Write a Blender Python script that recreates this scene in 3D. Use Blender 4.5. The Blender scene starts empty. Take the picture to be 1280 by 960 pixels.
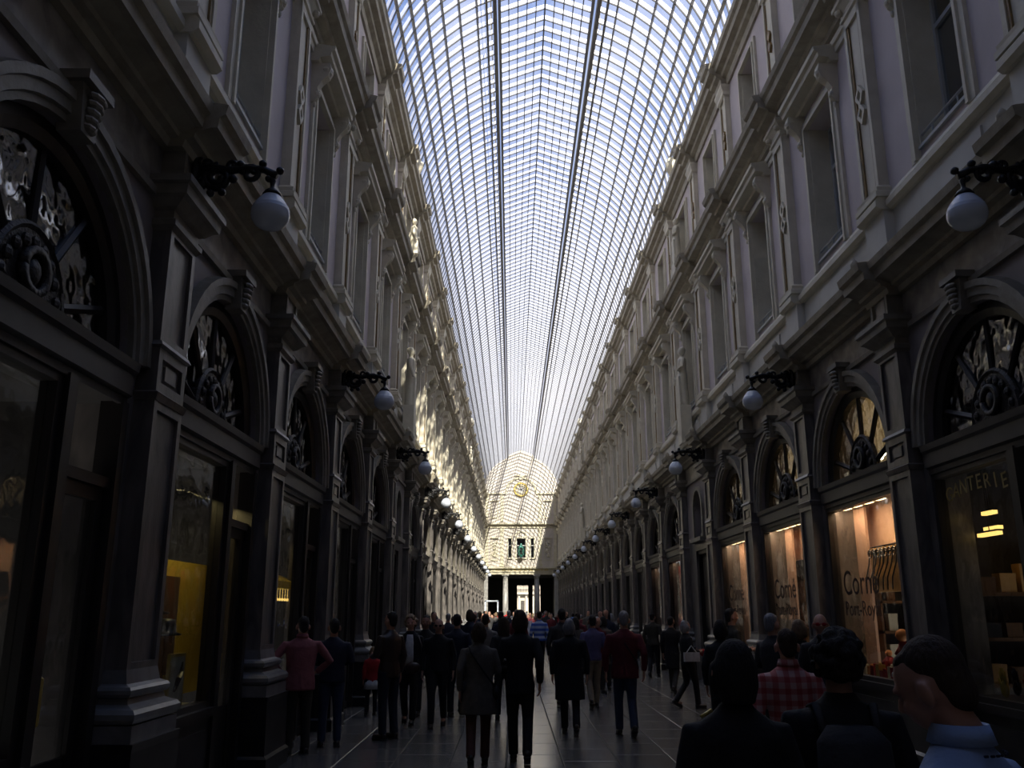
import bpy, bmesh, math, random
from mathutils import Vector, Matrix, Euler
random.seed(7)
C = bpy.context.scene.collection
PI = math.pi
CAMH = 1.72
# ------------------------------------------------------------------ camera
cam = bpy.data.cameras.new('camera'); cam.sensor_width = 36; cam.sensor_fit = 'HORIZONTAL'
cam.lens = 1100 / 1280 * 36; cam.clip_end = 400; cam.clip_start = 0.05
co = bpy.data.objects.new('camera', cam); C.objects.link(co)
co.location = (0, 0, CAMH); co.rotation_euler = (PI / 2 + math.atan(285 / 1100), 0, 0)
bpy.context.scene.camera = co
# ------------------------------------------------------------------ world sky
w = bpy.data.worlds.new('sky'); bpy.context.scene.world = w; w.use_nodes = True
nt = w.node_tree; nt.nodes.clear()
N = nt.nodes.new; L = nt.links.new
wo = N('ShaderNodeOutputWorld'); bg = N('ShaderNodeBackground'); tc = N('ShaderNodeTexCoord')
sep = N('ShaderNodeSeparateXYZ'); L(tc.outputs['Generated'], sep.inputs[0])
grad = N('ShaderNodeValToRGB'); L(sep.outputs['Z'], grad.inputs[0])
e = grad.color_ramp.elements
e[0].position = 0.0; e[0].color = (0.92, 0.90, 0.90, 1)
e[1].position = 0.75; e[1].color = (0.115, 0.215, 0.50, 1)
k = grad.color_ramp.elements.new(0.30); k.color = (0.50, 0.53, 0.66, 1)
k = grad.color_ramp.elements.new(0.55); k.color = (0.165, 0.26, 0.53, 1)
noi = N('ShaderNodeTexNoise'); noi.inputs['Scale'].default_value = 3.0; noi.inputs['Detail'].default_value = 8
L(tc.outputs['Generated'], noi.inputs['Vector'])
cr = N('ShaderNodeValToRGB'); L(noi.outputs['Fac'], cr.inputs[0])
cr.color_ramp.elements[0].position = 0.54; cr.color_ramp.elements[1].position = 0.80
mx = N('ShaderNodeMix'); mx.data_type = 'RGBA'
L(cr.outputs['Color'], mx.inputs['Factor']); L(grad.outputs['Color'], mx.inputs['A'])
mx.inputs['B'].default_value = (0.70, 0.71, 0.76, 1)
L(mx.outputs['Result'], bg.inputs['Color']); bg.inputs['Strength'].default_value = 1.45
L(bg.outputs[0], wo.inputs[0])
# ------------------------------------------------------------------ sun
sd = bpy.data.lights.new('sun', 'SUN'); sd.energy = 14.0; sd.angle = math.radians(0.6); sd.color = (1.0, 0.93, 0.76)
so = bpy.data.objects.new('sun', sd); C.objects.link(so)
so.rotation_euler = Vector((-0.26, 1.30, -1.0)).to_track_quat('-Z', 'Y').to_euler(); so.location = (3, -20, 40)
# ------------------------------------------------------------------ exposure
vs = bpy.context.scene.view_settings
bpy.context.scene.display_settings.display_device = 'sRGB'
vs.view_transform = 'Standard'; vs.look = 'None'; vs.gamma = 1; vs.exposure = 0.0; vs.use_curve_mapping = False

# ------------------------------------------------------------------ layout constants
XL, XR, XC = -3.05, 4.95, 0.95          # wall planes and centre line
B = 3.6                                 # bay
Y0 = 7.2                                # a pilaster axis
K0, K1 = -3, 24                         # pilaster indices, bays K0..K1-1
YA, YE = Y0 + B * K0, Y0 + B * K1       # -3.6 .. 93.6
SPRING, VR = 14.0, 4.0

# ------------------------------------------------------------------ materials
def mat(name, col, rough=0.6, metal=0.0, noise=None, scale=4.0, bump=0.0, bscale=30, emit=None, estr=0, spec=None, stretch=(1, 1, 1), trans=0):
    m = bpy.data.materials.new(name); m.use_nodes = True
    t = m.node_tree; p = t.nodes['Principled BSDF']
    p.inputs['Base Color'].default_value = (*col, 1); p.inputs['Roughness'].default_value = rough
    p.inputs['Metallic'].default_value = metal
    if spec is not None: p.inputs['Specular IOR Level'].default_value = spec
    if emit: p.inputs['Emission Color'].default_value = (*emit, 1); p.inputs['Emission Strength'].default_value = estr
    if noise or bump:
        tcn = t.nodes.new('ShaderNodeTexCoord'); mp = t.nodes.new('ShaderNodeMapping')
        mp.inputs['Scale'].default_value = stretch
        t.links.new(tcn.outputs['Object'], mp.inputs[0])
    if noise:
        n = t.nodes.new('ShaderNodeTexNoise'); n.inputs['Scale'].default_value = scale; n.inputs['Detail'].default_value = 6
        n.inputs['Distortion'].default_value = 0.6
        t.links.new(mp.outputs[0], n.inputs['Vector'])
        r = t.nodes.new('ShaderNodeValToRGB'); t.links.new(n.outputs['Fac'], r.inputs[0])
        r.color_ramp.elements[0].position = 0.35; r.color_ramp.elements[1].position = 0.68
        r.color_ramp.elements[0].color = (*col, 1); r.color_ramp.elements[1].color = (*noise, 1)
        t.links.new(r.outputs[0], p.inputs['Base Color'])
    if bump:
        n2 = t.nodes.new('ShaderNodeTexNoise'); n2.inputs['Scale'].default_value = bscale; n2.inputs['Detail'].default_value = 4
        t.links.new(mp.outputs[0], n2.inputs['Vector'])
        b = t.nodes.new('ShaderNodeBump'); b.inputs['Strength'].default_value = bump; b.inputs['Distance'].default_value = 0.02
        t.links.new(n2.outputs['Fac'], b.inputs['Height']); t.links.new(b.outputs[0], p.inputs['Normal'])
    return m
M = {}
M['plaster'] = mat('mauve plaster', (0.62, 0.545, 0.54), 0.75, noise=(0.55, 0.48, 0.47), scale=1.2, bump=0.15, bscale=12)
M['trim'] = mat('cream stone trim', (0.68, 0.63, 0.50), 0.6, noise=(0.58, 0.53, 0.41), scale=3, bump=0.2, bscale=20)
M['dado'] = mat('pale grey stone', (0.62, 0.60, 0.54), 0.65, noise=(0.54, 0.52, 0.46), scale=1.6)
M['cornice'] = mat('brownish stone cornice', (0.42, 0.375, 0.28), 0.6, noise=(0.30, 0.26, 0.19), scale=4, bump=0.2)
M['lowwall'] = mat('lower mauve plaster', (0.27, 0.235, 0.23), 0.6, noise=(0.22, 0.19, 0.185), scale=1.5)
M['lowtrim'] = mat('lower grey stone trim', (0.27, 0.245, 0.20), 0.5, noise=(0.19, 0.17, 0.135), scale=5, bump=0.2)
M['marble'] = mat('grey marble', (0.10, 0.092, 0.086), 0.32, noise=(0.21, 0.185, 0.165), scale=3.5, stretch=(2, 2, 0.6), bump=0.1)
M['frieze'] = mat('veined frieze marble', (0.17, 0.155, 0.14), 0.4, noise=(0.38, 0.34, 0.30), scale=4)
M['basestone'] = mat('polished grey base stone', (0.22, 0.215, 0.21), 0.28, noise=(0.13, 0.13, 0.13), scale=4)
M['black'] = mat('black stone', (0.012, 0.012, 0.013), 0.35, noise=(0.03, 0.028, 0.028), scale=5)
M['wood'] = mat('dark painted timber', (0.016, 0.014, 0.013), 0.4, noise=(0.024, 0.02, 0.018), scale=6, stretch=(1, 1, .2))
M['transom'] = mat('dark grey transom', (0.045, 0.042, 0.04), 0.45, noise=(0.06, 0.055, 0.05), scale=3)
M['iron'] = mat('black cast iron', (0.012, 0.012, 0.014), 0.35, metal=0.3, noise=(0.02, 0.02, 0.02), scale=10)
M['grille'] = mat('dark cast ornament', (0.022, 0.02, 0.018), 0.5, noise=(0.035, 0.03, 0.026), scale=25, bump=0.6, bscale=35)
M['gold'] = mat('ochre gilding', (0.30, 0.19, 0.07), 0.5, noise=(0.2, 0.13, 0.05), scale=8)
M['brightgold'] = mat('bright gilding', (0.55, 0.42, 0.12), 0.35, metal=0.5, noise=(0.45, 0.33, 0.1), scale=8)
M['sash'] = mat('pale grey painted sash', (0.40, 0.41, 0.40), 0.5, noise=(0.36, 0.37, 0.36), scale=4)
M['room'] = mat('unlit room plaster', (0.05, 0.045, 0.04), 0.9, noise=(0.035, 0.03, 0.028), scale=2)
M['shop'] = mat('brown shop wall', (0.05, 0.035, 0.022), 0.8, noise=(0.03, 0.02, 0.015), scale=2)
M['rib'] = mat('grey roof iron', (0.15, 0.145, 0.14), 0.65, metal=0.0, noise=(0.14, 0.14, 0.15), scale=5)
M['endwall'] = mat('warm pale stone', (0.50, 0.455, 0.40), 0.65, noise=(0.42, 0.38, 0.33), scale=1.5)
M['endtrim'] = mat('warm pale carved stone', (0.52, 0.48, 0.36), 0.6, noise=(0.43, 0.39, 0.27), scale=3)
M['column'] = mat('grey column stone', (0.36, 0.35, 0.33), 0.4, noise=(0.28, 0.27, 0.25), scale=3)
M['bluedark'] = mat('teal door paint', (0.02, 0.07, 0.09), 0.4, noise=(0.015, 0.05, 0.06), scale=3)
M['verdigris'] = mat('green verdigris', (0.03, 0.20, 0.15), 0.5, noise=(0.02, 0.13, 0.10), scale=10)
M['pink'] = mat('peach shop panel', (0.66, 0.43, 0.30), 0.7, noise=(0.62, 0.40, 0.28), scale=1)
M['cream'] = mat('cream curtain', (0.62, 0.54, 0.38), 0.8, noise=(0.5, 0.42, 0.28), scale=3, stretch=(9, 9, .6))
M['warmglow'] = mat('warm lamp glow', (1, 0.9, 0.7), 0.5, emit=(1.0, 0.72, 0.38), estr=6, noise=(1, .85, .6))
M['goldglow'] = mat('yellow lamp glow', (1, 0.8, 0.3), 0.5, emit=(1.0, 0.62, 0.16), estr=2.2, noise=(1, .75, .3))
M['amber'] = mat('amber lit panel', (0.5, 0.3, 0.12), 0.6, noise=(0.45, 0.25, 0.08), scale=6)
M['yellow'] = mat('yellow display board', (0.62, 0.42, 0.03), 0.7, noise=(0.55, 0.36, 0.02), scale=2)
M['brown'] = mat('brown board', (0.12, 0.055, 0.015), 0.6, noise=(0.09, 0.04, 0.01), scale=5, stretch=(6, 6, .4))
M['redcloth'] = mat('red cloth', (0.30, 0.015, 0.015), 0.7, noise=(0.2, 0.01, 0.01), scale=5)
M['orange'] = mat('orange peel skin', (0.6, 0.25, 0.08), 0.6, noise=(0.5, 0.2, 0.06), scale=8)
M['paper'] = mat('cream paper', (0.5, 0.47, 0.36), 0.7, noise=(0.45, 0.42, 0.3), scale=8)
M['letter'] = mat('dark lettering', (0.03, 0.015, 0.012), 0.5, noise=(0.025, .012, .01))
M['goldletter'] = mat('dull gold lettering', (0.30, 0.22, 0.06), 0.4, noise=(0.25, 0.18, 0.05))
M['globe'] = mat('opal lamp glass', (0.62, 0.66, 0.74), 0.22, noise=(0.58, 0.62, 0.70), scale=3)
M['floorjoint'] = mat('dark joint mortar', (0.02, 0.02, 0.02), 0.8, noise=(0.03, 0.03, 0.03))
M['slab'] = mat('dark blue stone slab', (0.072, 0.068, 0.064), 0.24, noise=(0.115, 0.108, 0.10), scale=2.0, bump=0.06, bscale=9)
M['slab2'] = mat('lighter blue stone slab', (0.095, 0.09, 0.084), 0.22, noise=(0.14, 0.13, 0.12), scale=2.6, bump=0.06, bscale=9)
M['facade'] = mat('sunlit street facade', (0.40, 0.36, 0.31), 0.7, noise=(0.32, 0.29, 0.24), scale=1)
M['rear'] = mat('dull brick sun blocker', (0.09, 0.07, 0.06), 0.9, noise=(0.06, 0.05, 0.045), scale=1)  # for the unseen front added to block the sun

def schlick(t, f0, grow=0.9, power=5.0):
    lw = t.nodes.new('ShaderNodeLayerWeight'); lw.inputs['Blend'].default_value = 0.5
    p = t.nodes.new('ShaderNodeMath'); p.operation = 'POWER'; p.inputs[1].default_value = power
    t.links.new(lw.outputs['Facing'], p.inputs[0])
    m = t.nodes.new('ShaderNodeMath'); m.operation = 'MULTIPLY_ADD'; m.inputs[1].default_value = grow; m.inputs[2].default_value = f0
    t.links.new(p.outputs[0], m.inputs[0]); return m
def glassmat(name, tint, refl, rough=0.02, haze=0.0, hazecol=(.5, .5, .5), wave=.12, wd=.05):
    m = bpy.data.materials.new(name); m.use_nodes = True; t = m.node_tree; t.nodes.clear()
    o = t.nodes.new('ShaderNodeOutputMaterial'); tr = t.nodes.new('ShaderNodeBsdfTransparent'); tr.inputs[0].default_value = (*tint, 1)
    g = t.nodes.new('ShaderNodeBsdfGlossy'); g.inputs['Roughness'].default_value = rough
    lw = schlick(t, refl)
    tcn = t.nodes.new('ShaderNodeTexCoord'); n = t.nodes.new('ShaderNodeTexNoise'); n.inputs['Scale'].default_value = 2.5
    t.links.new(tcn.outputs['Object'], n.inputs['Vector'])
    b = t.nodes.new('ShaderNodeBump'); b.inputs['Strength'].default_value = wave; b.inputs['Distance'].default_value = wd
    t.links.new(n.outputs['Fac'], b.inputs['Height']); t.links.new(b.outputs[0], g.inputs['Normal'])
    mxx = t.nodes.new('ShaderNodeMixShader'); t.links.new(lw.outputs[0], mxx.inputs[0])
    t.links.new(tr.outputs[0], mxx.inputs[1]); t.links.new(g.outputs[0], mxx.inputs[2])
    last = mxx
    if haze:
        d = t.nodes.new('ShaderNodeBsdfDiffuse'); d.inputs[0].default_value = (*hazecol, 1)
        m2 = t.nodes.new('ShaderNodeMixShader'); m2.inputs[0].default_value = haze
        t.links.new(mxx.outputs[0], m2.inputs[1]); t.links.new(d.outputs[0], m2.inputs[2]); last = m2
    t.links.new(last.outputs[0], o.inputs[0]); return m
M['glass'] = glassmat('window glass', (0.85, 0.87, 0.87), 0.05)
M['fanglass'] = glassmat('wavy fanlight glass', (0.8, 0.82, 0.82), 0.20, 0.04, wave=1.0, wd=.15)
M['upglass'] = glassmat('old sash glass', (0.7, 0.75, 0.8), 0.28)
M['dimglass'] = glassmat('dusty shop glass', (0.55, 0.55, 0.55), 0.06, 0.03, 0.03, (.3, .3, .32))

def roofglass():
    m = bpy.data.materials.new('roof glass with frosted laps'); m.use_nodes = True; t = m.node_tree; t.nodes.clear()
    o = t.nodes.new('ShaderNodeOutputMaterial')
    tr = t.nodes.new('ShaderNodeBsdfTransparent'); tr.inputs[0].default_value = (0.93, 0.95, 1.0, 1)
    tl = t.nodes.new('ShaderNodeBsdfTranslucent'); tl.inputs[0].default_value = (0.95, 0.95, 1.0, 1)
    gl = t.nodes.new('ShaderNodeBsdfGlossy'); gl.inputs['Roughness'].default_value = 0.08
    fr = schlick(t, 0.03, 0.5)
    uv = t.nodes.new('ShaderNodeUVMap'); s = t.nodes.new('ShaderNodeSeparateXYZ'); t.links.new(uv.outputs[0], s.inputs[0])
    lt = t.nodes.new('ShaderNodeMath'); lt.operation = 'GREATER_THAN'; lt.inputs[1].default_value = 0.60; t.links.new(s.outputs['Y'], lt.inputs[0])
    ge = t.nodes.new('ShaderNodeNewGeometry'); n = t.nodes.new('ShaderNodeTexNoise'); n.inputs['Scale'].default_value = 0.7
    t.links.new(ge.outputs['Position'], n.inputs['Vector'])
    mp = t.nodes.new('ShaderNodeMapRange'); t.links.new(n.outputs['Fac'], mp.inputs[0])
    mp.inputs[1].default_value = 0.3; mp.inputs[2].default_value = 0.7; mp.inputs[3].default_value = 0.02; mp.inputs[4].default_value = 0.12
    mu = t.nodes.new('ShaderNodeMath'); mu.operation = 'MULTIPLY_ADD'; mu.inputs[1].default_value = 0.62
    t.links.new(lt.outputs[0], mu.inputs[0]); t.links.new(mp.outputs[0], mu.inputs[2])
    a = t.nodes.new('ShaderNodeMixShader'); t.links.new(mu.outputs[0], a.inputs[0]); t.links.new(tr.outputs[0], a.inputs[1]); t.links.new(tl.outputs[0], a.inputs[2])
    b = t.nodes.new('ShaderNodeMixShader'); t.links.new(fr.outputs[0], b.inputs[0]); t.links.new(a.outputs[0], b.inputs[1]); t.links.new(gl.outputs[0], b.inputs[2])
    t.links.new(b.outputs[0], o.inputs[0]); return m
M['roofglass'] = roofglass()
def backlit():
    m = mat('backlit cream curtain cloth', (0.62, 0.54, 0.38), 0.8, noise=(0.5, 0.42, 0.28), scale=3, stretch=(9, 9, .6)); t = m.node_tree
    tl = t.nodes.new('ShaderNodeBsdfTranslucent'); t.links.new(t.nodes['Principled BSDF'].inputs['Base Color'].links[0].from_socket, tl.inputs[0])
    x = t.nodes.new('ShaderNodeMixShader'); x.inputs[0].default_value = .6; o = [n for n in t.nodes if n.type == 'OUTPUT_MATERIAL'][0]
    t.links.new(t.nodes['Principled BSDF'].outputs[0], x.inputs[1]); t.links.new(tl.outputs[0], x.inputs[2]); t.links.new(x.outputs[0], o.inputs[0]); return m
M['creamlit'] = backlit()

# ------------------------------------------------------------------ mesh helpers
def newbm(): return bmesh.new()
def box(bm, x0, x1, y0, y1, z0, z1):
    v = [bm.verts.new(p) for p in ((x0,y0,z0),(x1,y0,z0),(x1,y1,z0),(x0,y1,z0),(x0,y0,z1),(x1,y0,z1),(x1,y1,z1),(x0,y1,z1))]
    for f in ((3,2,1,0),(4,5,6,7),(0,1,5,4),(1,2,6,5),(2,3,7,6),(3,0,4,7)): bm.faces.new([v[i] for i in f])
def prism(bm, poly, axis, a0, a1):
    """extrude a closed 2D polygon; axis 0: poly is (y,z); axis 1: poly is (x,z); axis 2: (x,y)"""
    def P(q, a): return {0: (a, q[0], q[1]), 1: (q[0], a, q[1]), 2: (q[0], q[1], a)}[axis]
    A = [bm.verts.new(P(q, a0)) for q in poly]; Bv = [bm.verts.new(P(q, a1)) for q in poly]
    n = len(poly)
    for i in range(n): bm.faces.new((A[i], A[(i+1) % n], Bv[(i+1) % n], Bv[i]))
    bm.faces.new(A[::-1]); bm.faces.new(Bv)
def rings(bm, rs, cap=True):
    R = [[bm.verts.new(p) for p in r] for r in rs]; n = len(R[0])
    for a, b in zip(R, R[1:]):
        for i in range(n): bm.faces.new((a[i], a[(i+1) % n], b[(i+1) % n], b[i]))
    if cap: bm.faces.new(R[0][::-1]); bm.faces.new(R[-1])
def profbox(bm, prof, back=0.0):
    """prof: (z, halfwidth, protrusion)"""
    rings(bm, [[(-h, back, z), (h, back, z), (h, p, z), (-h, p, z)] for z, h, p in prof])
def lathe(bm, prof, c=(0, 0, 0), n=16):
    rings(bm, [[(c[0]+r*math.cos(2*PI*i/n), c[1]+r*math.sin(2*PI*i/n), c[2]+z) for i in range(n)] for z, r in prof])
def tube(bm, pts, rad, n=8, flat=1.0):
    pts = [Vector(p) for p in pts]
    if not isinstance(rad, (list, tuple)): rad = [rad]*len(pts)
    rs = []; up = Vector((0, 0, 1)); prev = None
    for i, p in enumerate(pts):
        d = (pts[min(i+1, len(pts)-1)] - pts[max(i-1, 0)]).normalized()
        if prev is None:
            a = d.cross(up if abs(d.z) < 0.9 else Vector((1, 0, 0))).normalized()
        else:
            a = (prev - d*prev.dot(d)).normalized()
        prev = a; b = d.cross(a)
        rs.append([p + a*rad[i]*math.cos(2*PI*j/n) + b*rad[i]*flat*math.sin(2*PI*j/n) for j in range(n)])
    rings(bm, rs)
def ell(bm, c, r, rot=None, seg=12, rg=8):
    m = Matrix.Translation(c) @ (Euler(rot).to_matrix().to_4x4() if rot else Matrix.Identity(4)) @ Matrix.Diagonal((*(r if isinstance(r, (list, tuple)) else (r, r, r)), 1))
    bmesh.ops.create_uvsphere(bm, u_segments=seg, v_segments=rg, radius=1, matrix=m)
def mesh(name, bm, m, smooth=False):
    me = bpy.data.meshes.new(name); bmesh.ops.recalc_face_normals(bm, faces=bm.faces[:]); bm.to_mesh(me); bm.free()
    me.materials.append(m if not isinstance(m, str) else M[m])
    if smooth:
        for p in me.polygons: p.use_smooth = True
    return me
def ob(name, me, parent=None, loc=(0, 0, 0), rz=0, label=None):
    o = bpy.data.objects.new(name, me); C.objects.link(o); o.location = loc; o.rotation_euler = (0, 0, rz)
    if parent is not None: o.parent = parent
    if label: o['label'] = label
    return o
def thing(name, label, cat, loc=(0, 0, 0), rz=0, group=None, me=None, kind=None):
    o = ob(name, me, None, loc, rz); o['label'] = label; o['category'] = cat
    if group: o['group'] = group
    if kind: o['kind'] = kind
    return o
ORD = ['first','second','third','fourth','fifth','sixth','seventh','eighth','ninth','tenth','eleventh','twelfth','thirteenth','fourteenth','fifteenth','sixteenth','seventeenth','eighteenth','nineteenth','twentieth','twenty-first','twenty-second','twenty-third','twenty-fourth','twenty-fifth','twenty-sixth','twenty-seventh']

# ------------------------------------------------------------------ FLOOR
fb = newbm(); box(fb, XL-0.6, XR+0.6, -8.3, 125, -0.3, -0.012)
floor = thing('floor', 'dark polished stone slab floor of the arcade', 'floor', me=mesh('floor', fb, 'floorjoint'), kind='structure')
SW, SL = 0.665, 0.98
def slab_mesh(nm, w, l, m):
    b = newbm(); g = 0.006
    rings(b, [[(-w/2+g,-l/2+g,-.012),(w/2-g,-l/2+g,-.012),(w/2-g,l/2-g,-.012),(-w/2+g,l/2-g,-.012)],
              [(-w/2+g,-l/2+g,-.003),(w/2-g,-l/2+g,-.003),(w/2-g,l/2-g,-.003),(-w/2+g,l/2-g,-.003)],
              [(-w/2+g*2,-l/2+g*2,0),(w/2-g*2,-l/2+g*2,0),(w/2-g*2,l/2-g*2,0),(-w/2+g*2,l/2-g*2,0)]])
    return mesh(nm, b, m)
sm = [slab_mesh('slab', SW, SL, 'slab'), slab_mesh('slab', SW, SL, 'slab2')]
cols = [XL - 0.05 + SW*(i+0.5) for i in range(12)]
cols = [0.6 + SW*(i+0.5) for i in range(-6, 7)]
rest = newbm(); rest2 = newbm(); npart = 0
for ci, cx in enumerate(cols):
    off = (0.49 if ci % 2 else 0) + 0.0
    for ri in range(-8, 125):
        y = ri*SL + off
        if y > 118: continue
        v = random.random() < 0.5
        if 5.6 < y < 27 and npart < 298:
            o = ob('slab', sm[v], floor, (cx, y, 0)); npart += 1
            o.rotation_euler = (random.uniform(-.0015, .0015), random.uniform(-.002, .002), 0)
        else:
            box(rest if v else rest2, cx-SW/2+.006, cx+SW/2-.006, y-SL/2+.006, y+SL/2-.006, -.012, random.uniform(-.0015, 0.0))
for b_, m_ in ((rest, 'slab2'), (rest2, 'slab')):
    o = ob('distant_slabs', mesh('distant_slabs', b_, m_), floor); o['kind'] = 'stuff'

# ------------------------------------------------------------------ WALLS
def side_T(side):
    return (XL, -PI/2) if side == 'left' else (XR, PI/2)
def rc(y): return y

def shade(z): return z
# ---- bay wall meshes, local: x along wall, y outward, z up
def arch_plate(bm, hw, z0, z1, r, zc, y0, y1, n=20):
    pts = []
    for i in range(n+1):
        a = PI*i/n; pts.append((r*math.cos(a), zc + r*math.sin(a)))
    outer = []
    for i in range(n+1):
        a = PI*i/n; c_, s_ = math.cos(a), math.sin(a)
        t = min(hw/abs(c_) if abs(c_) > 1e-6 else 1e9, (z1-zc)/s_ if s_ > 1e-6 else 1e9)
        outer.append((t*c_, zc+t*s_))
    for y, flip in ((y0, 0), (y1, 1)):
        a = [bm.verts.new((p[0], y, p[1])) for p in pts]; b = [bm.verts.new((p[0], y, p[1])) for p in outer]
        for i in range(n):
            bm.faces.new((a[i], b[i], b[i+1], a[i+1]) if flip else (a[i], a[i+1], b[i+1], b[i]))
    # corners
    ca = math.atan2(z1-zc, hw)
    for sx in (1, -1):
        for y in (y0, y1):
            # fill the corner triangle between the two outer points around the corner
            for i in range(n):
                p, q = outer[i], outer[i+1]
                if abs(abs(p[0])-hw) < 1e-4 and abs(q[1]-z1) < 1e-4 and sx > 0 and q[1] != p[1]:
                    bm.faces.new([bm.verts.new((p[0], y, p[1])), bm.verts.new((hw, y, z1)), bm.verts.new((q[0], y, q[1]))])
                if abs(abs(q[0])-hw) < 1e-4 and abs(p[1]-z1) < 1e-4 and sx < 0 and q[1] != p[1]:
                    bm.faces.new([bm.verts.new((p[0], y, p[1])), bm.verts.new((-hw, y, z1)), bm.verts.new((q[0], y, q[1]))])
    # intrados
    a = [bm.verts.new((p[0], y0, p[1])) for p in pts]; b = [bm.verts.new((p[0], y1, p[1])) for p in pts]
    for i in range(n): bm.faces.new((a[i], b[i], b[i+1], a[i+1]))
    if z0 < zc:
        for s in (-1, 1):
            box(bm, min(s*r, s*hw), max(s*r, s*hw), y0, y1, z0, zc)
TH = -0.42   # reveal depth
AR, AZ = 1.28, 3.64
H2 = B/2
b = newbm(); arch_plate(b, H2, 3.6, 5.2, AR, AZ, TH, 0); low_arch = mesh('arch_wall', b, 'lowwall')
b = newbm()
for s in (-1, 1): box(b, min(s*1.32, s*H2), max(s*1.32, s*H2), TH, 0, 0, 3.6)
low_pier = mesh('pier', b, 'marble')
b = newbm(); box(b, -H2, H2, TH, 0, 5.2, 5.75); frieze_me = mesh('frieze', b, 'frieze')
b = newbm(); box(b, -H2, H2, TH, 0, 5.75, 6.78); box(b, -.72, .72, 0, .03, 6.2, 6.68); dado_me = mesh('dado', b, 'dado')
def hole_plate(bm, hw, z0, z1, w2, a0, a1, y0, y1):
    box(bm, -hw, -w2, y0, y1, z0, z1); box(bm, w2, hw, y0, y1, z0, z1)
    box(bm, -w2, w2, y0, y1, z0, a0); box(bm, -w2, w2, y0, y1, a1, z1)
W1 = (0.60, 7.12, 9.52); W2 = (0.52, 11.35, 12.95)
b = newbm(); hole_plate(b, H2, 6.78, 10.35, W1[0], W1[1], W1[2], TH, 0); up_wall = mesh('first_floor_wall', b, 'plaster')
b = newbm(); hole_plate(b, H2, 10.35, 14.0, W2[0], W2[1], W2[2], TH, 0); at_wall = mesh('attic_wall', b, 'plaster')
# niche bay
NR, NZ = 0.50, 4.35
b = newbm(); arch_plate(b, H2, 3.6, 5.2, NR, NZ, TH, 0); box(b, -NR, NR, TH-.1, TH, 3.6, 5.0); niche_arch = mesh('niche_wall', b, 'lowwall')
b = newbm()
for s in (-1, 1): box(b, min(s*.62, s*H2), max(s*.62, s*H2), TH, 0, 0, 3.3)
box(b, -H2, H2, TH, 0, 3.3, 3.6)
niche_pier = mesh('pier', b, 'marble')
# back of rooms : per wall
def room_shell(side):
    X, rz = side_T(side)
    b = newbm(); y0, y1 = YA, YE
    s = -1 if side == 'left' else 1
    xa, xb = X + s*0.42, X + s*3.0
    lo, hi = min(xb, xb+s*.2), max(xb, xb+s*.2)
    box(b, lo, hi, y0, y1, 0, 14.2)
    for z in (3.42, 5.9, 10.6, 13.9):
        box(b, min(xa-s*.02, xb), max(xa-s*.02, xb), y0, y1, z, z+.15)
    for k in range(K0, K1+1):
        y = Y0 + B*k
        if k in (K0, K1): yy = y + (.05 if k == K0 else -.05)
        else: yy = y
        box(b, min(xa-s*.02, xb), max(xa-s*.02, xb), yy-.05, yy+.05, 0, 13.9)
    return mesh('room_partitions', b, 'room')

# --- lower pilaster pieces
def framed(bm, hw, z0, z1, p, bd=.07, dp=.03):
    box(bm, -hw, hw, 0, p-dp, z0, z1)
    box(bm, -hw, -hw+bd, p-dp, p, z0, z1); box(bm, hw-bd, hw, p-dp, p, z0, z1)
    box(bm, -hw+bd, hw-bd, p-dp, p, z0, z0+bd); box(bm, -hw+bd, hw-bd, p-dp, p, z1-bd, z1)
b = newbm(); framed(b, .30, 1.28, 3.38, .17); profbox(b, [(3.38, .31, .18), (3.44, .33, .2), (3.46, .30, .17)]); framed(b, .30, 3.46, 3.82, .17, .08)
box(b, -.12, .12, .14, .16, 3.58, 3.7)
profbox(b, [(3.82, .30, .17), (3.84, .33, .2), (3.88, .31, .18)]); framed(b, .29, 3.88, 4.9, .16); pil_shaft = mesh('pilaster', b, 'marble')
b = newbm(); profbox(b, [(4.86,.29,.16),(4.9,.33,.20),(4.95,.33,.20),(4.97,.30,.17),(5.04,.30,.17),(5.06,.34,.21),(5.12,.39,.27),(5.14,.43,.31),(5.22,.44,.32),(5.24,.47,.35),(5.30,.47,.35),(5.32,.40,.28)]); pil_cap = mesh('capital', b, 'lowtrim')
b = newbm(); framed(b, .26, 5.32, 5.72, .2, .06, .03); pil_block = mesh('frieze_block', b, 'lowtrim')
b = newbm(); box(b, -.13, .13, .16, .175, 5.42, 5.63); pil_inset = mesh('inset_panel', b, 'frieze')
def torus_prof(z, r, hw, p, n=5):
    return [(z + r - r*math.cos(PI*i/n), hw + r*math.sin(PI*i/n), p + r*math.sin(PI*i/n)) for i in range(n+1)]
b = newbm(); profbox(b, [(.80,.44,.31),(.92,.44,.31)] + torus_prof(.92, .06, .40, .27) + [(1.06,.36,.23),(1.10,.35,.22)] + torus_prof(1.10, .045, .34, .21) + [(1.20,.32,.19),(1.30,.30,.17)])
pil_base = mesh('base', b, 'basestone')
b = newbm(); profbox(b, [(0,.50,.37),(.16,.50,.37),(.19,.47,.34),(.74,.46,.33),(.80,.47,.34)]); pil_plinth = mesh('plinth', b, 'black')
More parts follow.
